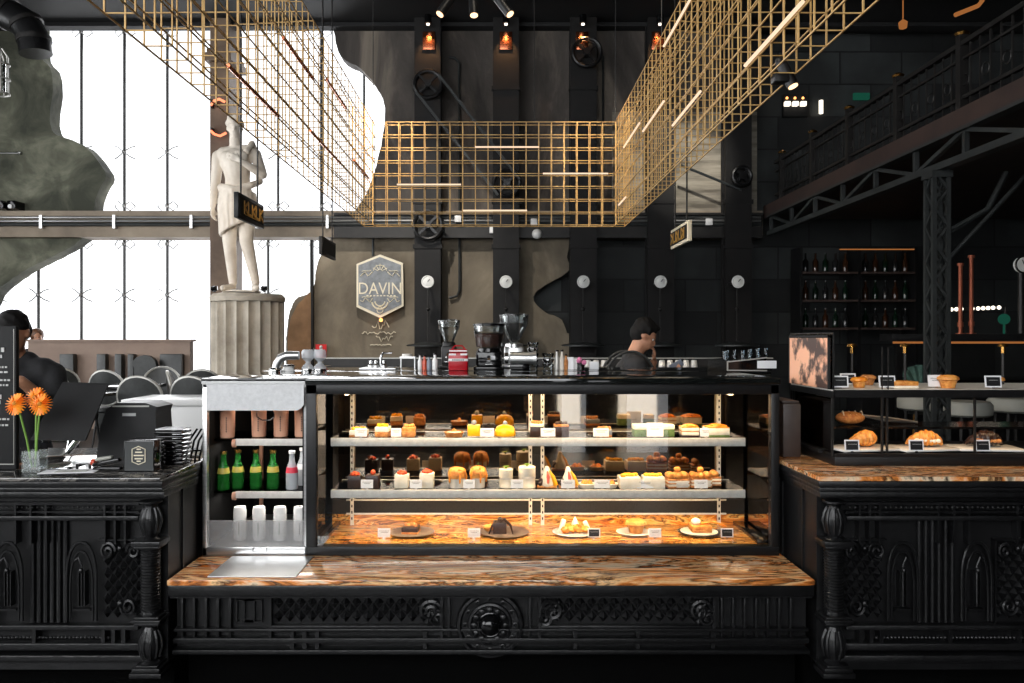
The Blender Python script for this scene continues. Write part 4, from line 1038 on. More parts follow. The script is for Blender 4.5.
def dome(label, loc, w, h, mt='yellow', knob='greyfilm'):
    r = item('glazed_dome_cake', label, 'cake', loc)
    n = MB(); n.lathe([(0, 0), (w*.5, 0), (w*.52, h*.15), (w*.5, h*.5), (w*.40, h*.8), (w*.2, h*.95), (0, h)], seg=24); n.rough(.0015, 40)
    for v_ in n.bm.verts: v_.co.z = max(v_.co.z, .003)
    n.build('glazed_body', M[mt], r)
    MB().lathe([(0, 0), (w*.48, 0), (w*.48, .004), (0, .004)], (0, 0, -.0002), 24).build('cake_board', M['paper'], r)
    f_blob(MB(), (0, 0, h+.004), (.011, .011, .013), .3, 1).build('topping', M[knob], r)
    return r
def loaf(label, loc, w, h, leaf=False):
    r = item('wrapped_loaf_cake', label, 'cake', loc)
    MB().lathe([(0, 0), (w*.40, 0), (w*.46, h*.6), (w*.44, h*.62), (0, h*.55)], seg=18).build('paper_wrap', M['paper'], r)
    t = MB(); t.lathe([(w*.45, h*.45), (w*.5, h*.62), (w*.46, h*.82), (w*.3, h*.95), (0, h)], seg=20); t.rough(.003, 60).build('cake_top', M['gold'], r)
    t = MB()
    for k in range(5): t.tube([(w*.36*math.cos(k*1.25), w*.36*math.sin(k*1.25), h*.9), (w*.5*math.cos(k*1.25), w*.5*math.sin(k*1.25), h*.55), (w*.49*math.cos(k*1.25), w*.49*math.sin(k*1.25), h*.25)], [.005, .006, .003], 6)
    t.build('syrup_drip', M['orange'], r)
    if leaf: MB().obox((0, 0, h+.006), (.003, .012, .018), (.3, .3, 0), .001).build('leaf', M['leaf'], r)
    return r
def cream_cyl(label, loc, w, h):
    r = item('cream_cake', label, 'cake', loc)
    MB().lathe([(0, 0), (w*.5, 0), (w*.5, .012), (w*.485, .014), (w*.485, h*.5), (w*.5, h*.52), (w*.5, h*.97), (w*.46, h), (0, h)], seg=26).build('cream_body', M['cream'], r)
    MB().lathe([(w*.49, h*.46), (w*.505, h*.47), (w*.505, h*.53), (w*.49, h*.54)], seg=26).build('cream_ring', M['paper'], r)
    t = MB()
    for k in range(6):
        a = k*1.05; t.tube([(0, 0, h), (.009*math.cos(a), .009*math.sin(a), h+.011), (.018*math.cos(a), .018*math.sin(a), h+.010)], [.004, .006, .001], 5, flat=.4)
    t.build('mint_leaves', M['leaf'], r); return r
def berry_tart(label, loc, s=1.0, side='yellow'):
    r = item('cream_peak_tart', label, 'tart', loc)
    MB().box(-.044, -.03, 0, .044, .03, .008, .002).build('tart_base', M['crust'], r)
    MB().lathe([(0, .008), (.03, .008), (.032, .02), (.024, .045), (.013, .07), (.014, .08), (.008, .095), (0, .097)], seg=16).rough(.002, 60).build('cream_peak', M['cream'], r)
    t = MB()
    for k in range(4): f_blob(t, (-.03+.003*k, -.02+.008*k, .02+.012*(k % 2)), .011, .3, k)
    t.build('dark_berries', M['choc'], r)
    t = MB().tube([(.004, -.026, .02), (.006, -.022, .05), (.002, -.012, .075)], [.007, .008, .003], 7); t.build('red_fruit', M['red'], r)
    t = MB().tube([(.040, -.01, .012), (.028, -.012, .05), (.012, -.008, .078)], [.012, .009, .003], 7); t.build('mango_slice', M[side], r)
    r.scale = (s,)*3; return r
def choux(label, loc, s=1.0, n=3):
    r = item('profiterole_cake', label, 'cake', loc); w = .088 if n > 2 else .045
    MB().box(-w/2, -.03, 0, w/2, .03, .008, .002).box(-w/2, -.03, .016, w/2, .03, .022, .002).box(-w/2, -.03, .030, w/2, .03, .036, .002).build('cake_layer', M['crust'], r)
    MB().box(-w/2+.002, -.029, .008, w/2-.002, .029, .016).box(-w/2+.002, -.029, .022, w/2-.002, .029, .030).build('cream_layer', M['cream'], r)
    if n > 2: MB().box(-.012, -.034, .004, .036, -.0305, .03, .001).build('paper_band', M['paper'], r)
    t = MB()
    for k in range(n):
        x = (k-(n-1)/2)*.028
        for y in (-.014, .014): f_blob(t, (x, y, .048), (.016, .015, .014), .15, k)
    if n > 2: f_blob(t, (0, 0, .070), (.014, .014, .013), .15, 9)
    t.build('choux_buns', M['gold'], r); r.scale = (s,)*3; return r
def muffin(label, loc, s=1.0, top='gold', case='crust'):
    r = item('muffin', label, 'muffin', loc)
    t = MB().lathe([(0, 0), (.027, 0), (.036, .034), (0, .034)], seg=24); t.build('muffin_case', M[case], r)
    t = MB(); t.lathe([(.034, .03), (.044, .038), (.042, .048), (.028, .056), (0, .058)], seg=24); t.rough(.002, 60).build('muffin_top', M[top], r)
    r.scale = (s,)*3; return r
def croissant(label, loc, s=1.0, mt='gold', filled=None, rz=0):
    r = item('croissant', label, 'croissant', loc); r.rotation_euler = (0, 0, rz)
    t = MB(); n = 22; pts = []; rs = []
    for k in range(n+1):
        u = k/n*2-1; pts.append((.075*u, .03*u*u, .002+.032*(1-u*u)**.5+.004)); e = (1-abs(u)**1.6)
        rs.append((.006+.030*e)*(1+.10*math.cos(k*PI*.72)))
    t.tube(pts, rs, 12); 
    for v in t.bm.verts: v.co.z = max(v.co.z, 0)
    t.build('croissant_body', M[mt], r)
    t = MB()
    for k in range(-3, 4):
        a = k/3.6; rr_ = (.006+.030*(1-abs(a)**1.6))*1.0
        t.ring((.075*a, .03*a*a, .006+.032*(1-a*a)**.5), rr_*.97, .004, 16, 'X', tseg=5)
    for v in t.bm.verts: v.co.z = max(v.co.z, .001)
    t.build('pastry_ridges', M['orange' if mt == 'gold' else mt], r)
    if filled:
        t = MB()
        for k in range(6): f_blob(t, (-.045+.018*k, -.026, .03), (.012, .008, .008), .4, k)
        t.build('filling', M[filled], r)
    r.scale = (s,)*3; return r
def price_tag(label, loc, kind='tagw', w=.046, h=.036, name='price_tag', group=None):
    r = thing(name, label, 'price tag', (loc[0], loc[1], loc[2]+.0006), 0, group); tilt = (-.12, 0, 0)
    if kind == 'tagw':
        MB().obox((0, 0, h/2+.004), (w, .0015, h), tilt).build('card', M['tagw'], r, smooth=False)
        t = MB(); rr = random.Random(int(abs(loc[0])*5000))
        for q, (ww, zz) in enumerate(((.7, .72), (.5, .55), (.4, .3))):
            k0 = -w*ww/2
            while k0 < w*ww/2:
                l = rr.uniform(.002, .005); t.obox((k0+l/2, -.0016-.12*(h*(zz-.5)) , .004+h*zz), (l, .0006, .002), tilt); k0 += l+.0012
        t.build('printed_lines', M['ink'], r, smooth=False)
    else:
        MB().obox((0, 0, h/2+.004), (w, .003, h), tilt).build('frame', M['tagw'], r, smooth=False)
        q = MB().obox((0, -.0018, h/2+.004), (w*.82, .001, h*.76), tilt).build('card', M['tagk'], r, smooth=False)
        t = MB(); rr = random.Random(int(abs(loc[0])*5000))
        for ww, zz in ((.55, .62), (.4, .38)):
            k0 = -w*ww/2
            while k0 < w*ww/2:
                l = rr.uniform(.002, .004); t.obox((k0+l/2, -.003-.12*(h*(zz-.5)), .004+h*zz), (l, .0006, .0016), tilt); k0 += l+.001
        t.build('chalk_lines', M['chalk'], r, smooth=False)
    MB().box(-.006, -.003, 0, .006, .012, .004).build('foot', M['chrome'], r); return r

Y1 = 3.66
def at1(px, y=Y1): return (X(px, y), y, ZS1)
def at2(px, y=Y1): return (X(px, y), y, ZS2)
# --- top shelf
cube_cake('pale cream tart behind the first tag on the top shelf', at1(359), .075, .03, [('crust', .3), ('cream', .7)], 'blobs', topm='yellow')
cube_cake('oval cream cake with yellow crumble, second on the top shelf', at1(383), .062, .045, [('crust', .5), ('cream', .5)], 'blobs', topm='yellow')
cube_cake('brown crumble-topped square cake past the second tag on the top shelf', at1(409), .058, .042, [('crust', .6), ('gold', .4)], 'blobs', topm='gold')
tart('wide shallow tart with caramel peak, alone mid top shelf', at1(454), 1.1, 'crust', 'cream', 'gold', 1)
cube_cake('yellow glazed cube mousse with grey topping on the top shelf', at1(474), .056, .052, [('paper', .06), ('yellow', .94)], 'knob', topm='greyfilm')
dome('large yellow glazed dome cake with dark fruit on the top shelf', at1(505), .095, .055)
cube_cake('dark chocolate block cake with cream top beside the shelf upright', at1(537), .06, .058, [('choc', .8), ('cream', .2)], 'blobs', topm='crust')
cube_cake('dark chocolate block cake just past the upright, behind the tag', at1(561), .065, .055, [('choc', .85), ('crust', .15)], 'blobs', topm='choc')
cube_cake('blue-grey glazed cake slice behind a tag, centre of the top shelf', at1(604), .07, .032, [('crust', .3), ('greyfilm', .7)], 'blobs', topm='crust')
cube_cake('green and cream matcha cake slice nearer the shelf centre', at1(640), .066, .055, [('green', .62), ('cream', .38)])
cube_cake('green and cream matcha cake slice half hidden by a tall tag', at1(668), .05, .055, [('green', .62), ('cream', .38)])
cube_cake('square slice with glossy orange fruit over cream and chocolate layers', at1(689), .078, .042, [('choc', .2), ('cream', .35), ('crust', .1), ('cream', .35)], 'glaze')
cube_cake('wide slice with smooth apricot glaze at the end of the top shelf', at1(716), .095, .042, [('green', .25), ('cream', .75)], 'glaze')
for px, w_, lab in ((361, .055, 'white price tag at the start of the top shelf'), (396, .046, 'white price tag between the crumble cakes on the top shelf'), (487, .062, 'white price tag beside the yellow cube mousse'), (548, .066, 'white price tag in front of the dark chocolate blocks'), (601, .07, 'white price tag in front of the blue-grey slice'), (706, .055, 'white price tag between the orange-glazed slices')):
    price_tag(lab, (X(px, 3.615), 3.615, ZS1), w=w_, h=.038)
price_tag('large white price tag between the matcha slices', (X(655, 3.615), 3.615, ZS1), w=.075, h=.062)
# --- middle shelf
cube_cake('dark cake with orange-red flower topping, first on the middle shelf', at2(355), .06, .055, [('choc', 1)], 'flower', topm='red')
cube_cake('dark chocolate cube with red berry on the middle shelf', at2(373), .06, .058, [('choc', 1)], 'knob', topm='red')
cube_cake('cream cube cake with orange-red topping, lower of the pair', at2(402), .062, .06, [('cream', 1)], 'flower', topm='red')
cube_cake('cream cube cake with red topping and white ball, taller of the pair', at2(427), .064, .066, [('cream', 1)], 'flower', topm='red')
loaf('paper-wrapped golden loaf cake, plain one of the pair', at2(457), .084, .095)
loaf('paper-wrapped golden loaf cake with a leaf on top', at2(478), .076, .10, True)
cream_cyl('slim white cream cylinder cake with mint leaves', at2(506), .062, .085)
cream_cyl('wide white cream cylinder cake with mint leaves behind a tag', at2(527), .078, .096)
berry_tart('cream peak tart with berries and mango next to the shelf upright', at2(547), 1.0)
berry_tart('cream peak tart with mango and berries behind a tag', at2(568), .98)
tart('oblong tart with caramel peaks, nearer the berry tarts', at2(587), 1.0, 'cream', 'crust', 'orange', 5, name='caramel_tart')
tart('oblong tart with caramel peaks, next to the white fruit slice', at2(609), 1.0, 'cream', 'crust', 'orange', 5, name='caramel_tart')
cube_cake('white cream slice with yellow and red fruit, first of the pair', at2(629), .095, .05, [('cream', 1)], 'blobs', topm='yellow')
cube_cake('white cream slice with yellow fruit behind a tag, second of the pair', at2(653), .095, .05, [('cream', 1)], 'blobs', topm='yellow')
choux('layered profiterole cake with white band, end of the middle shelf', at2(677), 1.15)
choux('layered profiterole cake half hidden by the last tag', at2(700, 3.68), 1.1)
choux('small single-bun profiterole cake against the shelf upright', at2(714, 3.72), 1.1, 1)
for px, w_, lab in ((367, .055, 'white price tag in front of the dark berry cubes'), (416, .055, 'white price tag between the two cream cubes'), (469, .052, 'white price tag between the two wrapped loaf cakes'), (517, .056, 'white price tag between the mint-topped cream cakes'), (568, .062, 'white price tag in front of the second berry tart'), (602, .07, 'white price tag in front of the caramel tarts'), (645, .075, 'white price tag in front of the white fruit slices'), (701, .06, 'white price tag in front of the profiterole cakes')):
    price_tag(lab, (X(px, 3.615), 3.615, ZS2), w=w_, h=.038)
# --- stone base
def plate(label, px, y, rad, mt, name='plate', z=ZBASE, prof=None):
    return solo(name, label, 'plate', MB().lathe([(0, 0), (rad*.6, 0), (rad*.97, .009), (rad, .011), (rad*.96, .012), (rad*.6, .006), (0, .005)], seg=36), M[mt], (X(px, y), y, z+.0006))
YP = 3.70; ZP = ZBASE+.006
plate('grey-brown slate plate under the dark choc cake by the first upright', 412, YP, .105, 'slate')
cube_cake('flat dark choc cake on the first slate plate', (X(411, YP), YP, ZP), .075, .03, [('crust', .3), ('choc', .7)], 'blobs', topm='crust')
plate('grey-brown slate plate under the glossy chocolate cake with curls', 504, YP, .115, 'slate')
q = cube_cake('tall glossy chocolate cake with chocolate curls on a slate plate', (X(500, YP), YP, ZP), .062, .05, [('choc', 1)], 'knob', topm='choc')
t = MB().tube([(.0, -.02, .05), (.02, -.035, .07), (.05, -.03, .04), (.06, -.03, .0)], [.005, .007, .006, .003], 6).tube([(-.02, 0, .05), (-.035, -.03, .04), (-.05, -.03, .0)], [.004, .006, .003], 6)
t.build('chocolate_curl', M['choc'], q)
t = MB(); f_blob(t, (-.05, 0, .024), (.03, .02, .016), .4, 4); t.build('orange_pastry', M['gold'], q)
plate('white round plate under the cream pastries and crumble', 574, YP, .10, 'plate')
q = item('cream_pastry', 'pile of golden pastry with cream and white meringue sticks on a white plate', 'pastry', (X(575, YP), YP, ZP))
t = MB()
for k in range(7): f_blob(t, (-.045+.015*k, R.uniform(-.02, .02), .018+.008*(k % 2)), (.020, .018, .016), .4, k)
t.build('pastry_pieces', M['orange'], q)
t = MB().obox((-.06, 0, .032), (.02, .03, .06), (0, .3, 0), .004).obox((.055, .01, .028), (.02, .03, .045), (0, -.4, 0), .004).lathe([(.018, 0), (.014, .02), (0, .045)], (.0, 0, .03), 12)
t.build('meringue', M['cream'], q)
plate('white round plate under the single muffin', 634, YP, .082, 'plate')
muffin('single golden muffin on a white plate on the stone base', (X(636, YP), YP, ZP), 1.1, 'gold', 'gold')
plate('dark-rimmed plate under the tart with a white dollop', 699, YP, .098, 'plated')
solo('paper_doily', 'round cream paper under the dollop tart on the dark plate', 'paper', MB().lathe([(0, 0), (.085, 0), (.085, .002), (0, .002)], seg=30), M['paper'], (X(699, YP), YP, ZBASE+.0125))
q = cube_cake('golden tart slice with a white cream dollop on a dark plate', (X(700, YP), YP, ZBASE+.0150), .09, .03, [('crust', .4), ('gold', .6)], None)
MB().ball((-.022, -.01, .043), (.023, .02, .018), 14).build('cream_dollop', M['cream'], q)
t = MB().tube([(.0, 0, .032), (.06, .01, .04), (.12, .0, .02)], [.008, .007, .004], 6); t.build('caramel_stick', M['orange'], q)
for px, k, lab in ((384, 'tagw', 'white price tag beside the first slate plate on the stone base'), (474, 'tagw', 'white price tag beside the chocolate curl cake'), (594, 'tagk', 'black framed price card beside the white meringue plate'), (655, 'tagw', 'white price tag beside the single muffin'), (727, 'tagk', 'black framed price card beside the dollop tart')):
    price_tag(lab, (X(px, 3.62), 3.62, ZBASE), k, w=.056, h=.04)
# ================================================================== THINGS ON THE BACK COUNTER
r = thing('back_counter', 'long black-topped back counter behind the cake case', 'counter', (0, 4.5, 0))
wp(r, 'counter_top', MB().box(-1.30, 4.185, 1.392, 1.42, 4.86, 1.422, .004), M['blacktop'])
wp(r, 'counter_body', MB().box(-1.25, 4.25, 0, 1.38, 4.8, 1.39), M['black'])
ZT0 = 1.4228
def on(px, y, dz=0): return (X(px, y), y, ZT0+dz)
# low back bar with upstand further behind
r = thing('back_bar', 'dark low back bar with steel-edged upstand below the shop sign', 'counter', (0, 7.5, 0))
wp(r, 'bar_body', MB().box(X(322, 7.4), 7.4, 0, X(770, 7.4), 7.95, 1.30), M['black'])
wp(r, 'bar_top', MB().box(X(320, 7.38), 7.38, 1.301, X(772, 7.38), 7.97, 1.33), M['blacktop'])
wp(r, 'upstand', MB().box(X(324, 7.95), 7.92, 1.33, X(772, 7.95), 7.97, 1.395), M['steelbk'])
wp(r, 'edge_strip', MB().box(X(324, 7.95), 7.915, 1.395, X(772, 7.95), 7.975, 1.405), M['rim'])
# steel spout tap
r = thing('swan_tap', 'fat brushed steel curved spout tap above the drinks cooler', 'tap', on(276, 4.25))
wp(r, 'spout', MB().tube([P(275, 371, 4.25), P(277, 364, 4.25), P(281, 358, 4.25), P(287, 355.5, 4.25), P(299, 355.5, 4.25)], [.02, .022, .024, .024, .022], 14), M['steel'])
wp(r, 'tap_base', MB().lathe([(0, 0), (.035, 0), (.035, .01), (.024, .02), (0, .02)], on(275.5, 4.25), 18), M['chrome'])
r = thing('white_cup_base', 'small white round pedestal standing under the steel spout', 'dish', on(288.5, 4.3))
MB().lathe([(0, 0), (.035, 0), (.03, .012), (.028, .02), (.036, .026), (0, .026)], seg=20).build('dish_body', M['white'], r); MB().lathe([(0, .0262), (.03, .0262), (.03, .034), (0, .034)], seg=20).build('dish_lid', M['gloss'], r)
for px, lab in ((308, 'pair of stacked glass goblets nearer the steel spout'), (320, 'pair of stacked glass goblets in front of the red wall sign')):
    r = thing('glass_goblet', lab, 'glass', on(px, 4.3), group='stacked goblets')
    MB().lathe([(0, 0), (.032, 0), (.034, .02), (.012, .042), (.012, .05), (.034, .07), (.034, .1), (.028, .115), (0, .115)], seg=20).build('goblet_bowl', M['frostb'], r)
    MB().lathe([(.033, 0), (.036, 0), (.036, .012), (.033, .012)], seg=20).build('goblet_rim', M['chrome'], r)
r = thing('mixer_tap', 'thin angled chrome rinse tap with valves on the back counter', 'tap', on(380, 4.6))
wp(r, 'spout', MB().tube([on(381, 4.6), P(381, 357, 4.6), P(383, 353, 4.6), P(392, 352.5, 4.6)], .007, 8), M['chrome'])
t = MB()
for px in (371, 376, 384): t.lathe([(0, 0), (.016, 0), (.018, .02), (.01, .03), (.012, .045), (0, .05)], on(px, 4.6), 12)
wp(r, 'valve', t, M['chrome'])
wp(r, 'tap_plate', MB().box(X(362, 4.6), 4.5, ZT0, X(398, 4.6), 4.72, ZT0+.008, .002), M['steel'])
r = thing('copper_cup_rack', 'small steel cup warmer rack past the rinse tap', 'rack', on(407, 4.65))
MB().box(-.04, -.03, .06, .05, .03, .07).tube([(-.035, 0, 0), (-.035, 0, .06)], .004, 6).tube([(.045, 0, 0), (.045, 0, .06)], .004, 6).build('rack_frame', M['steel'], r)
MB().lathe([(0, .07), (.03, .07), (.028, .085), (0, .085)], seg=16).build('dish', M['shelf'], r)
# small bottles and pots
defs = [(420, .012, .085, 'white', 'slim white bottle at the start of the small bottle row'), (424.5, .013, .08, 'red', 'small red-labelled bottle in the bottle row'), (429, .014, .075, 'greyfilm', 'small grey bottle between the red and the white one'), (435, .016, .09, 'white', 'white round-shouldered bottle next to the grinder'), (557, .015, .11, 'rim', 'tall grey carafe bottle beside the jar of saucers'), (562, .014, .11, 'paper', 'tall cream bottle standing near the pink flowers'), (566, .012, .085, 'crust', 'brown small bottle before the white folded cards')]
for px, rad, h, mt_, lab in defs:
    r = thing('small_bottle', lab, 'bottle', on(px, 4.5), group='small bottles on the back counter')
    MB().lathe([(0, 0), (rad, 0), (rad, h*.55), (rad*.5, h*.75), (rad*.45, h*.92), (0, h*.92)], seg=14).build('bottle_body', M[mt_], r)
    MB().lathe([(0, h*.92), (rad*.6, h*.92), (rad*.6, h), (0, h)], seg=12).build('cap', M['gloss'], r)
def hopper(root, rt, rb, z0, h, beans):
    MB().lathe([(rb, z0), (rb+.004, z0), (rt, z0+h*.75), (rt, z0+h), (rt-.004, z0+h), (rt-.004, z0+h*.75)], seg=28).build('hopper', M['hopper'], root)
    MB().lathe([(0, z0+h), (rt+.003, z0+h), (rt+.003, z0+h+.012), (rt*.5, z0+h+.018), (0, z0+h+.018)], seg=28).build('hopper_lid', M['gloss' if beans else 'hopper'], root)
    if beans: MB().lathe([(0, z0+.003), (rb, z0+.003), (rt*.93, z0+h*.62), (rt*.6, z0+h*.66), (0, z0+h*.66)], seg=24).rough(.002, 80).build('coffee_beans', M['beans'], root)
def grinder(px, y, hb, rt, hh, beans, body, label, wd=.05, long=0, rb=.022):
    r = thing('coffee_grinder', label, 'coffee grinder', on(px, y))
    MB().box(-wd, -.07, 0, wd, .07, .018, .005).box(-wd*.85, -.05, .018, wd*.85, .06, hb*.85, .012).lathe([(wd*.8, hb*.8), (wd*.75, hb*.95), (.03, hb), (0, hb)], seg=20).build('grinder_body', M[body], r)
    MB().tube([(0, -.05, hb*.55), (0, -.09, hb*.5), (0, -.10, hb*.4)], .012, 8).box(-.02, -.1, hb*.25, .02, -.06, hb*.28).build('spout', M['chrome'], r)
    if long: MB().cyl((wd*.6, 0, hb*.62), (wd*.6+long, 0, hb*.62), .038, .034, 20).cyl((wd*.6+long, 0, hb*.62), (wd*.6+long+.012, 0, hb*.62), .04, seg=20).build('motor_barrel', M['steel'], r)
    hopper(r, rt, rb, hb, hh, beans)
    if beans: MB().box(.0, -.0525, hb*.45, .035, -.0505, hb*.62).build('name_plate', M['tagw'], r)
    return r
grinder(449, 4.7, .155, .062, .115, False, 'steelbk', 'coffee grinder with empty clear hopper, first by the small bottles', .05)
grinder(489, 4.5, .125, .086, .12, True, 'gloss', 'black coffee grinder with wide hopper full of dark beans', .085, 0, .066)
grinder(514, 4.78, .15, .085, .155, False, 'steel', 'steel coffee grinder with tall flared clear hopper', .07, .0)
r = thing('espresso_group', 'steel barrel-shaped machine part lying beside the tall grinder', 'coffee machine', on(519, 4.45))
MB().cyl((-.05, 0, .065), (.08, 0, .065), .036, .034, 22).cyl((.08, 0, .065), (.095, 0, .065), .04, seg=22).build('barrel', M['steel'], r)
MB().box(-.05, -.03, 0, .06, .03, .035, .008).build('barrel_foot', M['gloss'], r)
MB().cyl((-.08, 0, .065), (-.06, 0, .065), .03, seg=18).build('barrel_cap', M['chrome'], r)
r = thing('red_tin', 'bright red tin with a white label band on the back counter', 'tin', on(458.5, 4.35))
MB().box(-.052, -.04, 0, .052, .04, .098, .008).build('tin_body', M['redtin'], r)
MB().box(-.0525, -.0412, .052, .0525, .0412, .066, .001).build('label_band', M['white'], r)
MB().box(-.048, -.037, .098, .048, .037, .116, .006).tube([(-.035, 0, .116), (-.02, 0, .135), (.02, 0, .135), (.035, 0, .116)], .004, 6).build('tin_lid', M['redtin'], r)
MB().box(-.05, -.0415, .084, -.012, -.040, .094).box(.012, -.0415, .084, .05, -.040, .094).box(-.048, -.0385, .104, .048, -.0372, .111).build('clasp', M['white'], r)
t = MB()
for k in range(6): t.obox((-.028+.011*k, -.0415, .059), (.006, .001, .008))
t.build('lettering', M['ink'], r, smooth=False)
for px, n, w_, lab in ((533, 5, .032, 'tall stack of glass saucers in a clear jar beside the grinder'), (548, 3, .034, 'short stack of steel-rimmed bowls next to the tall stack')):
    r = thing('saucer_stack', lab, 'dishes', on(px, 4.55)); z = 0
    for k in range(n):
        MB().lathe([(0, z), (w_*.7, z), (w_, z+.02), (w_, z+.028), (w_*.8, z+.03), (0, z+.01)], seg=20).build('saucer', M['chrome' if k % 2 else 'clearb'], r); z += .031
r = thing('folded_cards', 'row of white folded cards standing next to the pink flowers', 'cards', on(572, 4.5))
MB().obox((-.01, 0, .035), (.038, .003, .07), (-.15, 0, 0)).obox((.012, .02, .03), (.036, .003, .06), (-.15, 0, 0)).build('card', M['tagw'], r, smooth=False)
r = thing('pink_flowers', 'tiny bunch of pink and white flowers in a dark pot on the back counter', 'flowers', on(581, 4.4))
MB().lathe([(0, 0), (.018, 0), (.022, .03), (0, .03)], seg=14).build('pot', M['gloss'], r)
t = MB()
for k in range(9): f_blob(t, (.018*math.cos(k*2.1), .014*math.sin(k*2.1), .043+.008*(k % 3)), .013, .4, k, 8)
t.build('blossoms', mat('pink_blossom', S(214, 120, 160), .6), r)
solo('white_carton', 'small pale carton between the pink flowers and the grey backpack', 'box', MB().box(-.025, -.02, 0, .025, .02, .045, .003).box(-.0255, -.0205, .03, .0255, .0205, .034), M['tagw'], on(594, 4.5))
# things on the far back bar
rr = random.Random(3); k = 0
cg = None
for x0, x1, n in ((552, 574, 3), (588, 604, 3), (662, 694, 5)):
    for i in range(n):
        px = x0+(x1-x0)*i/(n-1); lab = 'upturned pale cup in the dim row on the back bar'
        loc = (X(px, 7.6), 7.6, 1.3308)
        if cg is None:
            cg = solo('upturned_cup', lab, 'cup', MB().lathe([(.031, 0), (.033, 0), (.026, .055), (.018, .06), (0, .06)], seg=14), M['shelf'], loc, group='cups on the far back bar')
        else:
            c = cg.copy(); COL.objects.link(c); c.location = loc
# espresso machine at the end of the counter
r = thing('glass_tray_machine', 'dark low machine with pale steel edges and white label, end of back counter', 'coffee machine', (1.22, 4.3, ZT0))
ZM = ZT0
t = MB().prism([(X(722, 4.3), ZM), (1.40, ZM), (1.40, ZM+.075), (X(722, 4.3), ZM+.055)], 4.2, 4.6)
wp(r, 'machine_body', t, M['gloss'], smooth=False)
xa = X(722, 4.3)
t = MB().bar((xa, 4.195, ZM+.052), (1.40, 4.195, ZM+.074), .006).bar((xa, 4.195, ZM+.008), (1.40, 4.195, ZM+.006), .006).bar((xa, 4.195, ZM+.005), (xa, 4.195, ZM+.055), .006)
wp(r, 'steel_edge', t, M['rim'], smooth=False)
wp(r, 'white_label', MB().box(X(757, 4.2), 4.192, ZM+.018, X(776, 4.2), 4.197, ZM+.058), M['tagw'], smooth=False)
gg = None
for i, px in enumerate((722, 727, 732, 743, 747, 751, 755, 759, 763)):
    loc = (X(px, 4.4), 4.35+.05*(i % 2), ZM+.0585+.02*(i/9)+.002)
    if gg is None: gg = solo('shot_glass', 'small shot glass in the row on top of the dark low machine', 'glass', MB().lathe([(0, 0), (.011, 0), (.013, .045), (.0115, .045), (.01, .004), (0, .004)], seg=12), M['clearb'], loc, group='glasses on the low machine')
    else:
        c = gg.copy(); COL.objects.link(c); c.location = loc

# ================================================================== CROISSANT CABINET ON THE SIDE COUNTER
r = thing('croissant_cabinet', 'black tiered glass cabinet with wooden upper shelf on the side counter', 'display case', (2.2, 3.5, 1.068))
XL, XRt = 1.394, 2.75
t = MB().box(XL, 3.33, 1.068, XRt, 3.85, 1.105, .003).box(XL-.02, 3.45, 1.105, XL, 3.83, 1.12)
t.box(XL, 3.33, 1.105, XRt, 3.345, 1.118)
wp(r, 'base_tray', t, M['black'])
wp(r, 'upper_shelf', MB().box(XL, 3.335, 1.372, XRt, 3.83, 1.385), M['shelf'])
wp(r, 'shelf_edge', MB().box(XL-.003, 3.33, 1.352, XRt, 3.34, 1.384).box(XL-.006, 3.33, 1.352, XL, 3.83, 1.378), M['black'])
wp(r, 'middle_shelf', MB().box(XL, 3.6, 1.19, XRt, 3.83, 1.2), M['gloss'])
wp(r, 'side_glass', MB().box(XL-.006, 3.335, 1.385, XL-.001, 3.83, 1.62), M['glass'], smooth=False)
wp(r, 'side_glass', MB().box(XL-.006, 3.345, 1.118, XL-.001, 3.83, 1.35), M['glass'], smooth=False)
for x in (XL-.003, X(883, 3.34), X(888, 3.34), X(976, 3.34)): wp(r, 'upright', MB().box(x-.004, 3.345, 1.105, x+.004, 3.353, 1.352), M['steelbk'], smooth=False)
for px in (883, 889): wp(r, 'glass_clip', MB().box(X(px, 3.34)-.0015, 3.345, 1.385, X(px, 3.34)+.0015, 3.35, 1.56), M['steelbk'], smooth=False)
x = XL-.003; wp(r, 'glass_frame', MB().box(x-.003, 3.335, 1.385, x+.003, 3.341, 1.62).box(x-.003, 3.825, 1.385, x+.003, 3.83, 1.62).box(x-.003, 3.335, 1.617, x+.003, 3.83, 1.623), M['steelbk'], smooth=False)
for px in (852, 905, 1003):
    p = wp(r, 'lamp_post', MB().cyl((X(px, 3.7), 3.7, 1.386), (X(px, 3.7), 3.7, 1.555), .006, seg=8), M['steelbk'])
    sub(p, r, 'brass_finial', MB().lathe([(0, -.03), (.009, -.03), (.009, .0), (.024, .0), (.018, .012), (0, .016)], (X(px, 3.7), 3.7, 1.56), 14), M['brass'])
area('cabinet_light', (2.05, 3.40, 1.345), 1.2, .03, 1.6, warm, (math.radians(25), 0, 0))
# framed panel coloured like a tan reflection in the side glass
r = thing('tan_reflection', 'square panel coloured like a blurred tan reflection on the cabinet side glass', 'reflection panel', (XL+.02, 3.6, 1.3855))
wp(r, 'reflection_face', MB().box(XL-.018, 3.36, 1.3862, XL-.012, 3.80, 1.60), M['print'], smooth=False)  # face in the mottled tan that imitates the side glass reflection
wp(r, 'reflection_frame', MB().box(XL-.0195, 3.35, 1.385, XL-.0105, 3.36, 1.612).box(XL-.0195, 3.80, 1.385, XL-.0105, 3.81, 1.612).box(XL-.0195, 3.35, 1.602, XL-.0105, 3.81, 1.612), M['flatblack'], smooth=False)
ZU = 1.385; ZL = 1.105
muffin('golden muffin on the upper shelf beside the tan reflection panel', (X(859, 3.45), 3.45, ZU+.001), .8, 'orange', 'gold')
muffin('brown round muffin behind the golden one on the upper shelf', (X(868, 3.65), 3.65, ZU+.001), .8, 'crust', 'crust')
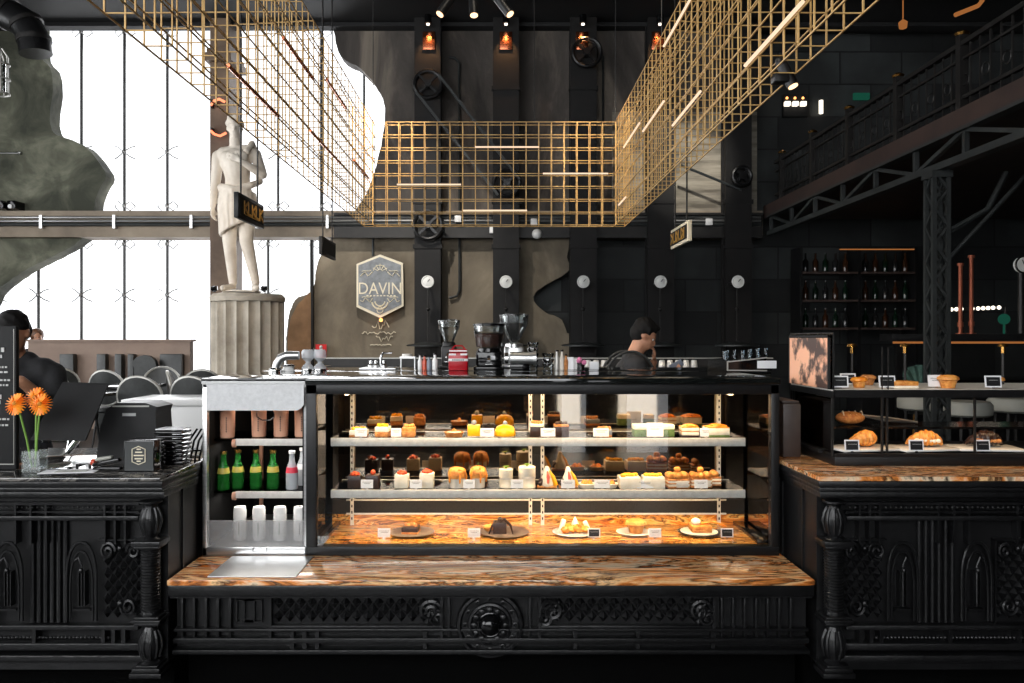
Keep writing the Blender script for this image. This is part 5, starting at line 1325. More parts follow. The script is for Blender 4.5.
cube_cake('flat pale golden pastry on the upper shelf past the second card', (X(901, 3.42), 3.42, ZU+.001), .10, .03, [('cream', .4), ('gold', .6)], None)
muffin('glossy golden brioche on the upper shelf beside the white card', (X(948, 3.42), 3.42, ZU+.001), .98, 'gold', 'gold')
muffin('dark-cased muffin with golden top behind the last upper card', (X(995, 3.45), 3.45, ZU+.001), .85, 'gold', 'choc')
for px, y, k, lab in ((840, 3.38, 'tagk', 'black price card at the upper shelf corner by the tan reflection panel'), (848, 3.6, 'tagk', 'black price card set back behind the first muffin'), (887, 3.38, 'tagk', 'black price card before the flat pale pastry'), (936, 3.44, 'tagw', 'white price card beside the glossy brioche'), (993, 3.38, 'tagk', 'black price card in front of the dark-cased muffin')):
    price_tag(lab, (X(px, y), y, ZU+.0015), k, w=.07, h=.05)
def board_plate(px, lab):
    return solo('serving_slab', lab, 'plate', MB().prism([(-.11, .06), (-.13, .055), (.13, -.075), (.16, -.07), (.125, .07), (.1, .075)], 0, .010, axis='Z') if False else MB().box(-.135, -.085, 0, .135, .085, .010, .003), M['plate'], (X(px, 3.47), 3.47, ZL+.0135), R.uniform(-.25, .25))
for px, lab, c in ((861, 'white slab under the plain golden croissant', None), (921, 'white slab under the cream-filled croissant', 'cream'), (985, 'white slab under the dark chocolate croissant', None)):
    board_plate(px, lab)
croissant('plain golden croissant on the first white slab in the cabinet', (X(866, 3.47), 3.47, ZL+.0245), .95, 'gold', None, .35)
croissant('golden croissant filled with cream on the middle white slab', (X(926, 3.47), 3.47, ZL+.0245), .95, 'gold', 'cream', -.2)
croissant('dark chocolate croissant on the last white slab', (X(986, 3.47), 3.47, ZL+.0245), .95, 'choc', 'crust', -.2)
for px, lab in ((850, 'black price card in front of the plain croissant'), (914, 'black price card in front of the cream croissant'), (980, 'black price card in front of the chocolate croissant')):
    price_tag(lab, (X(px, 3.39), 3.372, ZL+.0135), 'tagk', w=.062, h=.048)
r = item('bread_loaf', 'dim brown loaf on the cabinet middle shelf behind the croissants', 'bread', (X(850, 3.7), 3.7, 1.201))
MB().ball((0, 0, .03), (.07, .04, .03), 14).build('crust', M['crust'], r)
t = MB()
for k in range(4): t.tube([(-.045+.03*k, -.03, .045), (-.035+.03*k, 0, .061), (-.03+.03*k, .03, .045)], .003, 5)
t.build('score_marks', M['cream'], r)
r = thing('steel_tongs', 'grey metal serving tongs lying on the cabinet middle shelf', 'tongs', (X(888, 3.7), 3.7, 1.2012))
MB().tube([(-.12, 0, .04), (0, 0, .03), (.14, .01, .008)], .006, 6).tube([(-.12, 0, .04), (0, .02, .015), (.14, .03, .007)], .006, 6).build('tong_arm', M['steel'], r)
MB().ball((-.12, 0, .036), .012, 8).build('hinge', M['chrome'], r)
# black cover panel between the cake case and cabinet
solo('bin_cover', 'dark brown upright board between the cake case and croissant cabinet', 'board', MB().box(-.005, -.16, 0, .075, .16, .24, .006).box(-.004, -.15, .24, .07, .15, .252, .003), noisy('brown_board', S(40, 32, 30), S(50, 40, 37), 4, rough=.5), (1.265, 3.72, 1.068))

# ================================================================== THINGS ON THE FLOWER COUNTER
ZLc = 1.0655
r = thing('menu_board', 'tall black menu board standing at the edge of the flower counter', 'menu board', (X(6, 3.25), 3.25, ZLc))
xb = X(16, 3.25)
wp(r, 'board_panel', MB().box(X(-40, 3.25), 3.25, ZLc, xb, 3.275, Z(326, 3.25), .004), M['flatblack'])
wp(r, 'board_border', MB().box(X(-36, 3.25), 3.247, ZLc+.02, X(14.3, 3.25), 3.2505, ZLc+.024).box(X(13.9, 3.25), 3.247, ZLc+.02, X(14.4, 3.25), 3.2505, Z(329, 3.25)), M['rim'], smooth=False)
rr = random.Random(11)
for k, (py, h_) in enumerate(((352, .03), (358, .022), (368, .012), (373, .012), (381, .012), (386, .012), (399, .03), (404, .024), (420, .012), (426, .012))):
    x = X(-30, 3.25); t = MB()
    while x < X(2 if h_ > .02 else 8, 3.25):
        l = rr.uniform(.006, .018); t.box(x, 3.2465, Z(py, 3.25), x+l, 3.2498, Z(py, 3.25)+h_*.6); x += l+.006
    wp(r, 'menu_writing', t, M['chalk'], smooth=False)
r = thing('flower_vase', 'clear square glass vase holding the orange gerberas', 'vase', (X(35, 3.2), 3.2, ZLc))
t = MB().box(-.036, -.03, 0, .036, .03, .012, .002); 
for x_, y_, a_, b_ in ((-.036, -.03, -.031, .03), (.031, -.03, .036, .03), (-.031, -.03, .031, -.026), (-.031, .026, .031, .03)): t.box(x_, y_, .012, a_, b_, .085)
t.build('vase_glass', M['vaseglass'], r, smooth=False)
MB().box(-.030, -.025, .0125, .030, .025, .055).build('water', M['clearb'], r, smooth=False)
g = None
for (dx, dz, fx, yy, lab) in ((-.055, .272, .006, -.02, 'orange gerbera with yellow ring, lowest on the menu board side'), (-.008, .292, .0, .015, 'orange gerbera at the top middle of the vase'), (.036, .27, -.004, -.015, 'orange gerbera leaning toward the black tablet')):
    r = thing('gerbera', lab, 'flower', (X(35, 3.2)+dx*.12, 3.2+yy*.5, ZLc+.02), group='gerberas in the square vase')
    hd = Vector((dx*.9, yy, dz-.02))
    MB().tube([(0, 0, 0), (dx*.3, yy*.3, dz*.4), (dx*.7, yy*.8, dz*.8), hd], .004, 7).build('stem', M['stem'], r)
    q = MB(); nrm = Vector((dx*2, -1, .35)).normalized(); u = nrm.orthogonal().normalized(); v = nrm.cross(u)
    for ringn, (rad, n, lift) in enumerate(((.045, 22, 0), (.034, 18, .003), (.022, 14, .006))):
        for k in range(n):
            a = 2*PI*k/n+ringn*.2; d = u*math.cos(a)+v*math.sin(a); q.tube([hd+nrm*lift, hd+d*rad*.55+nrm*(lift+.004), hd+d*rad+nrm*lift*.5], [.002, .0075, .004], 5, flat=.35)
    q.build('petals', M['petal'], r)
    MB().ball(hd+nrm*.010, (.010, .008, .010), 10).build('flower_heart', M['flowerc'], r)
# black leaning tablet on acrylic stand
r = thing('tablet_stand', 'large black slanted panel on a clear stand beside the gerberas', 'tablet', (X(70, 3.3), 3.3, ZLc))
YTb = 3.3
A_ = [P(62, 383, YTb+.12), P(108, 385, YTb+.12), P(85, 441, YTb-.03), P(30, 440, YTb-.03)]
t = MB(); bk = Vector((0, .014, .005))
va = [t.bm.verts.new(p) for p in A_]; vb = [t.bm.verts.new(p+bk) for p in A_]
t.bm.faces.new(va); t.bm.faces.new(vb[::-1])
for k in range(4): t.bm.faces.new((va[k], vb[k], vb[(k+1) % 4], va[(k+1) % 4]))
wp(r, 'panel', t, M['flatblack'], smooth=False)
t = MB().tube([A_[2]+Vector((-.04, .03, .01)), P(68, 452, 3.32)], .012, 8).box(X(64, 3.3)-.02, 3.24, ZLc, X(72, 3.3)+.01, 3.42, ZLc+.008, .002).tube([P(68, 452, 3.32), P(70, 440, 3.36)], .008, 6)
wp(r, 'stand_arm', t, M['chrome'])
t = MB().tube([P(40, 442, 3.28), P(42, 458, 3.28)], .004, 6).tube([P(42, 442, 3.28), P(66, 442, 3.28)], .005, 6)
wp(r, 'clear_frame', t, M['glassware'])
r = thing('leaflet', 'white leaflet lying flat on the dark stone under the black panel', 'paper', (X(70, 3.2), 3.2, ZLc))
MB().obox((0, 0, .0015), (.21, .09, .002), (0, 0, .15)).build('sheet', M['tagw'], r, smooth=False); MB().obox((.01, 0, .0028), (.12, .05, .0008), (0, 0, .15)).build('printed_picture', M['stool'], r, smooth=False)
r = thing('red_button_device', 'small round-tipped device with a red button under the black panel', 'device', (X(92, 3.3), 3.3, ZLc))
MB().box(-.08, -.012, .015, .0, .012, .03, .004).box(-.075, -.012, 0, -.06, .012, .015).box(-.02, -.012, 0, -.008, .012, .015).build('device_body', M['steel'], r); MB().cyl((0, 0, .022), (.015, 0, .022), .014).build('red_button', M['red'], r)
r = thing('stapler', 'grey and black desk stapler with pale grip next to the red button', 'stapler', (X(107, 3.25), 3.25, ZLc))
MB().box(-.05, -.02, 0, .06, .02, .012, .004).obox((0, 0, .03), (.11, .035, .016), (0, -.2, 0), .005).build('stapler_body', M['gloss'], r); MB().obox((-.01, 0, .046), (.07, .03, .014), (0, -.15, 0), .006).build('grip', M['stool'], r)
r = thing('card_terminal', 'black wedge-shaped till printer behind the black crested box', 'till', (X(133, 3.6), 3.6, ZLc))
YT2 = 3.55
t = MB().prism([(X(102, YT2), ZLc), (X(163, YT2), ZLc), (X(160, YT2), Z(412, YT2)), (X(162, YT2), Z(406, YT2)), (X(150, YT2), Z(402, YT2)), (X(122, YT2), Z(402, YT2)), (X(112, YT2), Z(408, YT2)), (X(106, YT2), Z(425, YT2))], YT2-.05, YT2+.12)
wp(r, 'printer_body', t, M['black'])
wp(r, 'badge', MB().box(X(128, YT2), YT2-.053, Z(415, YT2), X(141, YT2), YT2-.05, Z(412, YT2)), M['steel'], smooth=False)
wp(r, 'paper_slot', MB().box(X(118, YT2), YT2-.052, Z(406, YT2), X(154, YT2), YT2-.049, Z(404.5, YT2)), M['rim'], smooth=False)
r = thing('crested_box', 'black box with a pale six-sided crest on its front', 'box', (X(139, 3.2), 3.2, ZLc))
hw = .061
MB().box(-hw, 0, 0, hw, .11, .125, .003).build('box_body', M['gloss'], r)
MB().box(-hw+.004, -.0015, .004, hw-.004, .0, .12).build('front_panel', mat('grey_panel', S(60, 62, 62), .4), r, smooth=False)
t = MB(); hx = [(0, .036), (.026, .025), (.026, -.025), (0, -.036), (-.026, -.025), (-.026, .025)]
t.tube([(a, -.003, .065+b) for a, b in hx], .0022, 5, closed=True)
for zz, ww in ((.078, .014), (.065, .02), (.052, .016), (.09, .008), (.042, .008)): t.box(-ww, -.004, zz-.0025, ww, -.002, zz+.0025)
t.build('crest', M['creamedge'], r, smooth=False)
r = thing('lid_stack', 'stack of black rimmed trays next to the crested box', 'trays', (X(173, 3.42), 3.42, ZLc))
for k in range(8): MB().box(-.062, -.05, .003+k*.018, .06-.003*(k % 2), .06, .014+k*.018, .004).build('tray', M['gloss'], r)
MB().box(-.058, -.045, .146, .056, .055, .150, .002).build('top_sheet', M['tagw'], r)
r = thing('cable_organizer', 'black curved chair-like wire rack at the end of the flower counter', 'rack', (X(193, 3.6), 3.6, ZLc))
t = MB()
for k in range(4): t.tube([(-.03+.02*k, 0, 0), (-.025+.022*k, .02, .07), (0.0+.02*k, .05, .12)], .005, 6)
t.tube([(-.03, 0, .03), (.035, 0, .03)], .005, 6).tube([(-.03, 0, .004), (.035, 0, .004)], .004, 6); t.build('wire_frame', M['gloss'], r)
# ================================================================== FIGURES (one continuous remeshed surface each)
def skinwrap(mb, name, mt, root, voxel=.01, smooth=6):
    o = mb.build(name, mt, None, smooth=False)
    m = o.modifiers.new('r', 'REMESH'); m.mode = 'VOXEL'; m.voxel_size = voxel; m.use_smooth_shade = True
    m2 = o.modifiers.new('s', 'SMOOTH'); m2.iterations = smooth; m2.factor = .5
    dg = bpy.context.evaluated_depsgraph_get(); dg.update()
    me = bpy.data.meshes.new_from_object(o.evaluated_get(dg)); me.name = name
    if not me.materials: me.materials.append(mt)
    bpy.data.objects.remove(o)
    q = bpy.data.objects.new(name, me); COL.objects.link(q); q.parent = root; me.shade_smooth()
    return q
def V(*a): return Vector(a)
def limb(mb, pts, rs):
    for k in range(len(pts)-1): mb.caps(pts[k], pts[k+1], rs[k], rs[k+1])
def hand(mb, wrist, fdir, pnorm, side, s=1.0, curl=.6):
    """palm with four unequal bent fingers and a thumb leaving its side"""
    f = Vector(fdir).normalized(); n = Vector(pnorm).normalized(); n = (n-f*n.dot(f)).normalized(); l = f.cross(n)*side; w = Vector(wrist)
    pc = w+f*.045*s
    for k in range(4): mb.caps(w+f*.01*s+l*(k-1.5)*.010*s, w+f*.085*s+l*(k-1.5)*.020*s, .013*s, .012*s, 8)
    for k, ln in enumerate((.068, .078, .073, .058)):
        a = w+f*.085*s+l*(k-1.5)*.021*s; d1 = (f+n*curl*.5).normalized(); b = a+d1*ln*.5*s; d2 = (f+n*curl*1.6).normalized(); c = b+d2*ln*.45*s
        mb.caps(a, b, .0092*s, .0085*s, 8); mb.caps(b, c, .0085*s, .0072*s, 8)
    a = w+f*.03*s-l*.03*s; b = a+(f*.5-l*.7+n*.3).normalized()*.035*s; c = b+(f*.9-l*.2+n*.4).normalized()*.03*s
    mb.caps(a, b, .012*s, .0105*s, 8); mb.caps(b, c, .0105*s, .0085*s, 8)
def head(mb, c, fwd, up, s=1.0, neck=None):
    """skull, jaw, nose, lips, brow, ears around centre c"""
    f = Vector(fwd).normalized(); u = Vector(up); u = (u-f*u.dot(f)).normalized(); l = u.cross(f)
    rot = Matrix((l, f, u)).transposed().to_euler()
    c = Vector(c); q = lambda x, y, z: c+(l*x+f*y+u*z)*s
    mb.ball(q(0, -.012, .022), (.074*s, .092*s, .088*s), 20, rot=rot)
    mb.ball(q(0, .014, -.035), (.058*s, .070*s, .075*s), 18, rot=rot)
    mb.ball(q(0, .052, -.088), (.026*s, .024*s, .020*s), 12, rot=rot)
    mb.caps(q(0, .078, .012), q(0, .098, -.022), .008*s, .013*s, 8)
    for sx in (-1, 1):
        mb.ball(q(sx*.013, .09, -.024), .008*s, 8)
        mb.caps(q(sx*.018, .078, .022), q(sx*.046, .066, .024), .009*s, .008*s, 8)
        mb.ball(q(sx*.034, .058, -.022), (.02*s, .018*s, .018*s), 8)
        mb.ball(q(sx*.075, -.008, -.008), (.010*s, .018*s, .030*s), 10, rot=rot)
    mb.caps(q(-.020, .080, -.052), q(.020, .080, -.052), .007*s, .007*s, 8); mb.caps(q(-.015, .078, -.063), q(.015, .078, -.063), .008*s, .008*s, 8)
    return q
def eyes(q, root, s=1.0, closed=False):
    for sx in (-1, 1):
        MB().ball(q(sx*.031, .0665, .004), .0095*s, 12).build('eye', M['shelf'], root)
        MB().ball(q(sx*.031, .0738, .003), (.005*s, .005*s, .005*s), 8).build('iris', M['ink'], root)
def legs(mb, hipz, spread, r0, foot_fwd, s=1.0, x=0):
    fw = Vector(foot_fwd).normalized()
    lat = Vector((-fw.y, fw.x, 0))
    for sx in (-1, 1):
        h = Vector((x, 0, hipz))+lat*sx*spread; k = h*1.0; k.z = hipz*.52; k += fw*.015; a = h*1.0; a.z = .09
        limb(mb, [h, k, a], [r0, r0*.68, r0*.45])
        mb.caps(a+V(0, 0, -.045), a+fw*.16+V(0, 0, -.055), .038, .030)

# --- man in black behind the counter (profile, head bowed over a phone)
r = thing('person', 'man in black t-shirt with grey backpack looking down at his phone behind the counter', 'person', (X(638, 6.0), 6.0, 0))
b = MB(); up = V(-.35, 0, 1)
hc = V(.05, 0, 1.615)
legs(b, .9, .09, .085, (1, 0, 0))
limb(b, [V(0, 0, .95), V(.0, 0, 1.15), V(-.03, 0, 1.33)], [.14, .125, .13])
limb(b, [V(-.03, -.13, 1.40), V(-.03, .13, 1.40)], [.075, .075])
limb(b, [V(-.05, 0, 1.42), V(.015, 0, 1.57)], [.062, .056])
q = head(b, hc, (.86, -.12, -.5), (.5, 0, .86), .97)
limb(b, [V(-.03, -.19, 1.39), V(.03, -.23, 1.16), V(.20, -.16, 1.30)], [.052, .042, .028])
hand(b, (.20, -.16, 1.30), (.6, .35, .45), (-.2, .3, .9), 1, 1.0, .7)
limb(b, [V(-.03, .19, 1.39), V(.06, .22, 1.20), V(.13, .06, 1.42)], [.052, .042, .028])
hand(b, (.13, .06, 1.42), (.0, -.3, .9), (-.9, 0, .2), -1, 1.0, 1.1)
skinwrap(b, 'body', M['skin'], r, .009, 5)
eyes(q, r, .97)
t = MB()
f_ = V(.86, -.12, -.5).normalized(); u_ = V(.5, 0, .86).normalized()
t.ball(q(0, -.028, .045), (.094, .086, .092), 20); t.ball(q(0, -.05, .0), (.070, .076, .075), 16); t.ball(q(0, .022, .078), (.060, .060, .036), 12)
t.rough(.012, 45); skinwrap(t, 'hair', M['hair'], r, .008, 2)
t = MB(); limb(t, [V(0, 0, .90), V(.0, 0, 1.15), V(-.03, 0, 1.32)], [.158, .145, .155])
limb(t, [V(-.035, -.13, 1.385), V(-.035, .13, 1.385)], [.092, .092]); limb(t, [V(-.05, -.05, 1.44), V(-.05, .05, 1.44)], [.068, .068])
limb(t, [V(-.03, -.185, 1.385), V(.01, -.225, 1.23)], [.075, .066]); limb(t, [V(-.03, .185, 1.385), V(.025, .215, 1.24)], [.075, .066])
skinwrap(t, 'shirt', M['tshirt'], r, .012, 4)
t = MB(); legs(t, .92, .09, .105, (1, 0, 0)); limb(t, [V(0, -.06, .93), V(0, .06, .93)], [.13, .13]); skinwrap(t, 'trousers', M['denim'], r, .014, 4)
t = MB().obox((.27, -.08, 1.40), (.10, .009, .05), (.5, -.5, -.4), .003)
solo('mobile_phone', 'pale mobile phone held in the hands of the man in black', 'phone', t, M['greyfilm'], r.location)
rb = thing('backpack', 'grey soft backpack hanging on the back of the man in black', 'bag', (X(638, 6.0)-.03, 6.0, 1.0))
t = MB(); t.ball((-.295, 0, .14), (.11, .15, .26), 18, rot=(0, .28, 0)); t.ball((-.315, 0, .06), (.12, .16, .16), 16); skinwrap(t, 'bag_body', M['pack'], rb, .012, 3)
for sy in (-1, 1):
    cp = [(-.24, sy*.10, .30), (-.20, sy*.11, .40), (-.13, sy*.125, .475), (-.03, sy*.13, .50), (.06, sy*.13, .46), (.115, sy*.135, .38), (.135, sy*.15, .28), (.11, sy*.18, .17), (.03, sy*.20, .10), (-.08, sy*.18, .05), (-.20, sy*.12, .0)]
    sm = []
    for a_ in range(len(cp)-1):
        p0, p1, p2, p3 = [Vector(cp[max(0, min(len(cp)-1, a_+o_))]) for o_ in (-1, 0, 1, 2)]
        for u_ in (0, .25, .5, .75): sm.append(.5*((2*p1)+(p2-p0)*u_+(2*p0-5*p1+4*p2-p3)*u_*u_+(3*p1-p0-3*p2+p3)*u_**3))
    sm.append(Vector(cp[-1]))
    t = MB().tube(sm, .010, 8); t.build('shoulder_strap', M['strap'], rb)
t = MB().tube([(-.33, -.1, .26), (-.36, 0, .28), (-.33, .1, .26)], .006, 5).tube([(-.36, -.1, .08), (-.395, 0, .09), (-.36, .1, .08)], .006, 5); t.build('zip_seam', M['gloss'], rb)

# --- seated-height person behind the flower counter
r = thing('person', 'person in black shirt with white badge, head bowed, behind the black menu board', 'person', (X(19, 4.8), 4.8, 0))
b = MB(); legs(b, .9, .09, .085, (0, -1, 0))
limb(b, [V(0, 0, .95), V(0, .0, 1.15), V(0, -.01, 1.34)], [.15, .135, .14]); limb(b, [V(-.15, -.01, 1.41), V(.15, -.01, 1.41)], [.07, .07])
limb(b, [V(0, 0, 1.42), V(0, -.05, 1.54)], [.06, .058]); q = head(b, V(.02, -.09, 1.625), (.1, -.9, -.42), (0, -.42, .9), 1.06)
limb(b, [V(-.21, 0, 1.39), V(-.25, -.06, 1.16), V(-.04, -.30, 1.36)], [.055, .045, .03]); hand(b, (-.04, -.30, 1.36), (.9, -.3, -.1), (0, .2, -1), 1, 1.0, .9)
limb(b, [V(.21, 0, 1.39), V(.27, -.06, 1.16), V(.19, -.30, 1.36)], [.055, .045, .03]); hand(b, (.19, -.30, 1.36), (-.8, -.3, .2), (0, .2, -1), -1, 1.0, .9)
skinwrap(b, 'body', M['skin_dark'], r, .009, 5); eyes(q, r, 1.06)
t = MB(); t.ball(q(0, -.02, .05), (.088, .094, .088), 20); t.ball(q(0, -.055, .0), (.078, .066, .08), 16); t.rough(.012, 45, 3); skinwrap(t, 'hair', M['hair'], r, .008, 2)
t = MB(); limb(t, [V(0, 0, .92), V(0, .0, 1.15), V(0, -.01, 1.33)], [.17, .155, .165]); limb(t, [V(-.15, -.01, 1.395), V(.15, -.01, 1.395)], [.09, .09]); limb(t, [V(-.05, 0, 1.45), V(.05, 0, 1.45)], [.072, .072])
limb(t, [V(-.205, 0, 1.38), V(-.25, -.06, 1.18), V(-.14, -.20, 1.245)], [.076, .062, .05]); limb(t, [V(.205, 0, 1.38), V(.27, -.06, 1.18), V(.22, -.20, 1.245)], [.076, .062, .05])
skinwrap(t, 'shirt', M['tshirt'], r, .012, 4)
t = MB(); legs(t, .92, .09, .105, (0, -1, 0)); limb(t, [V(-.06, 0, .93), V(.06, 0, .93)], [.13, .13]); skinwrap(t, 'trousers', M['denim'], r, .014, 4)
MB().obox((.03, -.182, 1.40), (.035, .006, .010)).build('shirt_badge', M['white'], r, smooth=False)

# --- woman far behind the partition, only her brown hair shows
r = thing('person', 'person with brown hair seated far behind the taupe half wall', 'person', (X(38, 11.75), 11.75, .35))
b = MB(); limb(b, [V(0, 0, .55), V(0, 0, .8), V(0, 0, .98)], [.16, .13, .14]); limb(b, [V(-.14, 0, 1.03), V(.14, 0, 1.03)], [.06, .06]); limb(b, [V(0, 0, 1.05), V(0, -.02, 1.17)], [.055, .05])
q = head(b, V(0, -.02, 1.265), (.6, -.8, -.1), (0, 0, 1), 1.0)
for sx in (-1, 1):
    limb(b, [V(sx*.09, 0, .52), V(sx*.11, -.40, .50), V(sx*.11, -.42, .10)], [.085, .065, .045]); b.caps((sx*.11, -.42, .045), (sx*.11, -.56, .04), .04, .032)
    limb(b, [V(sx*.19, 0, 1.0), V(sx*.22, -.05, .76), V(sx*.12, -.26, .70)], [.05, .042, .028]); hand(b, (sx*.12, -.26, .70), (0, -1, 0), (0, 0, -1), sx, 1.0, .4)
skinwrap(b, 'body', M['skin'], r, .011, 4); eyes(q, r)
t = MB(); t.ball(q(0, -.025, .03), (.094, .10, .10), 18); t.ball(q(0, -.05, -.07), (.092, .07, .12), 16); t.rough(.012, 40, 6); skinwrap(t, 'hair', M['hairb'], r, .01, 2)
t = MB(); limb(t, [V(0, 0, .55), V(0, 0, .8), V(0, 0, .96)], [.18, .15, .16]); limb(t, [V(-.14, 0, 1.02), V(.14, 0, 1.02)], [.08, .08])
for sx in (-1, 1): limb(t, [V(sx*.19, 0, .99), V(sx*.22, -.05, .78), V(sx*.14, -.22, .72)], [.07, .058, .046])
skinwrap(t, 'shirt', M['tshirt'], r, .014, 4)
solo('bench', 'dark bench hidden behind the taupe half wall', 'bench', MB().box(-.9, -.25, 0, .9, .2, .12, .01).box(-.85, -.2, -.1995, -.75, .15, 0).box(.75, -.2, -.1995, .85, .15, 0), M['leather'], (X(38, 11.75), 11.78, .35+.2))

# --- plaster statue (a plain draped figure)
YST = 10.0; r = thing('plaster_statue', 'tall pale plaster figure statue with draped cloth on a fluted pedestal', 'statue', (X(238, YST), YST, 2.168))
b = MB(); g = 1.0
hips = V(0, 0, 1.17)
limb(b, [V(-.11, 0, 1.14), V(-.10, -.02, .64), V(-.07, .02, .12)], [.13, .085, .052]); b.caps((-.07, .0, .06), (-.12, -.20, .045), .05, .04)
limb(b, [V(.12, 0, 1.14), V(.13, -.08, .64), V(.21, .04, .13)], [.13, .085, .052]); b.caps((.21, .02, .06), (.28, -.16, .045), .05, .04)
limb(b, [V(0, 0, 1.18), V(0, -.01, 1.42), V(-.02, -.01, 1.62)], [.165, .15, .185])
limb(b, [V(-.17, 0, 1.72), V(.13, 0, 1.75)], [.10, .10]); b.ball((-.09, -.12, 1.66), (.10, .06, .085), 14); b.ball((.07, -.12, 1.67), (.10, .06, .085), 14)
limb(b, [V(-.03, 0, 1.78), V(-.03, -.02, 1.93)], [.075, .07]); q = head(b, V(-.03, -.03, 2.05), (.25, -.95, -.12), (0, -.1, 1), 1.22)
limb(b, [V(-.25, 0, 1.70), V(-.29, .02, 1.36), V(-.30, -.06, 1.06)], [.075, .06, .038]); hand(b, (-.30, -.06, 1.06), (.1, -.1, -1), (.9, -.2, 0), 1, 1.25, .6)
limb(b, [V(.22, 0, 1.72), V(.33, -.08, 1.46), V(.10, -.24, 1.60)], [.075, .06, .038]); hand(b, (.10, -.24, 1.60), (-.8, -.2, .35), (0, 1, 0), 1, 1.25, .9)
skinwrap(b, 'body', M['plaster'], r, .014, 5)
t = MB()
for k in range(26):
    a = k*2.4; zz = .03+.09*((k*7 % 13)/13); t.ball(q(.075*math.cos(a)*(1.15-zz*4), -.02+.085*math.sin(a)*(1.15-zz*4), zz), .030, 8)
t.ball(q(0, -.02, .05), .105, 14); skinwrap(t, 'hair', M['plaster'], r, .014, 2)
t = MB()
for k in range(15):
    a = -PI*.1+k*PI*1.2/14+PI; x_ = .20*math.cos(a); y_ = .19*math.sin(a)*1.0
    t.tube([(x_*.95, y_*.95, 1.30-.05*math.cos(a)), (x_*1.05, y_*1.1, 1.05), (x_*1.1+.02, y_*1.15, .80+.10*math.cos(a))], [.03, .04, .03], 8)
t.tube([(-.20, -.10, 1.30), (0, -.20, 1.24), (.20, -.12, 1.32), (.24, .1, 1.4), (.20, .16, 1.72), (.18, -.02, 1.86), (.14, -.13, 1.72)], .045, 10)
t.lathe([(.17, 1.30), (.21, 1.1), (.23, .85), (.20, .85), (.16, 1.25)], (0, 0, 0), 24)
skinwrap(t, 'drapery', M['plaster'], r, .014, 3)
t = MB().lathe([(0, 0), (.24, 0), (.22, .02), (0, .03)], (.05, 0, .0), 18); t.rough(.010, 12); t.build('rock_base', M['plaster'], r)
r = thing('fluted_pedestal', 'thick fluted stone column pedestal under the plaster statue', 'pedestal', (X(248, YST), YST, .35))
t = MB(); n = 20; R0, ph = .44, 1.72; prof = []
for k in range(n*6):
    a = 2*PI*k/(n*6); u = (k % 6)/6; rr_ = R0-.055*math.sin(PI*u)**.8; prof.append((rr_*math.cos(a), rr_*math.sin(a)))
t.prism(prof, .1, ph, axis='Z'); wf_ = t.build('fluted_shaft', M['fluted'], r, smooth=False)
t = MB().lathe([(0, ph-.02), (.45, ph-.02), (.46, ph+.03), (.42, ph+.07), (.3, ph+.08), (0, ph+.08)], seg=40); t.rough(.010, 6); t.build('broken_top', M['fluted'], r)
MB().lathe([(0, 0), (.5, 0), (.5, .06), (.46, .1), (0, .1)], seg=40).build('pedestal_foot', M['fluted'], r)
for px, lab in ((220, 'by the statue foot'), (269, 'at the far rim')):
    rr2 = thing('floodlight', 'tiny black floodlight on the pedestal rim ' + lab, 'lamp', (X(px, YST), YST-.2, 2.163))
    MB().obox((0, 0, .045), (.07, .06, .05), (.4, 0, 0), .006).build('lamp_head', M['gloss'], rr2); MB().cyl((0, 0, -.0), (0, 0, .03), .02).build('swivel', M['gloss'], rr2)

# ================================================================== SEATING AREA
t = MB().box(X(28, 11), 11, .35, X(190, 11), 11.12, 1.55).box(X(26, 11), 10.97, 1.55, X(192, 11), 11.15, 1.58)
struct('wall_partition', t, M['partition'])
pn = 0
for a, b_ in ((60, 74), (97, 106), (115, 122), (128, 134), (160, 182)):
    t = MB().box(X(a, 10.9), 10.88, .36, X(b_, 10.9), 10.98, Z(354, 10.9), .01)
    solo('booth_post', ['wide dark booth panel by the bowed person', 'narrow dark booth post, first of three together', 'narrow dark booth post, middle of three together', 'narrow dark booth post, last of three together', 'widest dark booth panel at the end of the half wall'][pn], 'booth panel', t, M['leather']); pn += 1
r = thing('arched_booth', 'dark booth seat with rounded arch back against the taupe half wall', 'booth seat', (X(146, 10.8), 10.8, .35))
cxb = X(146, 10.8)
t = MB(); pts = [(X(136, 10.8), .8), (X(136, 10.8), 1.2)]
for k in range(9):
    a = PI-PI*k/8; pts.append((cxb+.16*math.cos(a), 1.24+.13*math.sin(a)))
pts += [(X(158, 10.8), 1.2), (X(158, 10.8), .8)]
t.prism(pts, 10.74, 10.82); wp(r, 'seat_back', t, M['leather'])
wp(r, 'seat_cushion', MB().box(cxb-.3, 10.35, .62, cxb+.3, 10.8, .8, .03), M['leather'])
wp(r, 'seat_plinth', MB().box(cxb-.28, 10.4, .352, cxb+.28, 10.78, .62), M['black'])
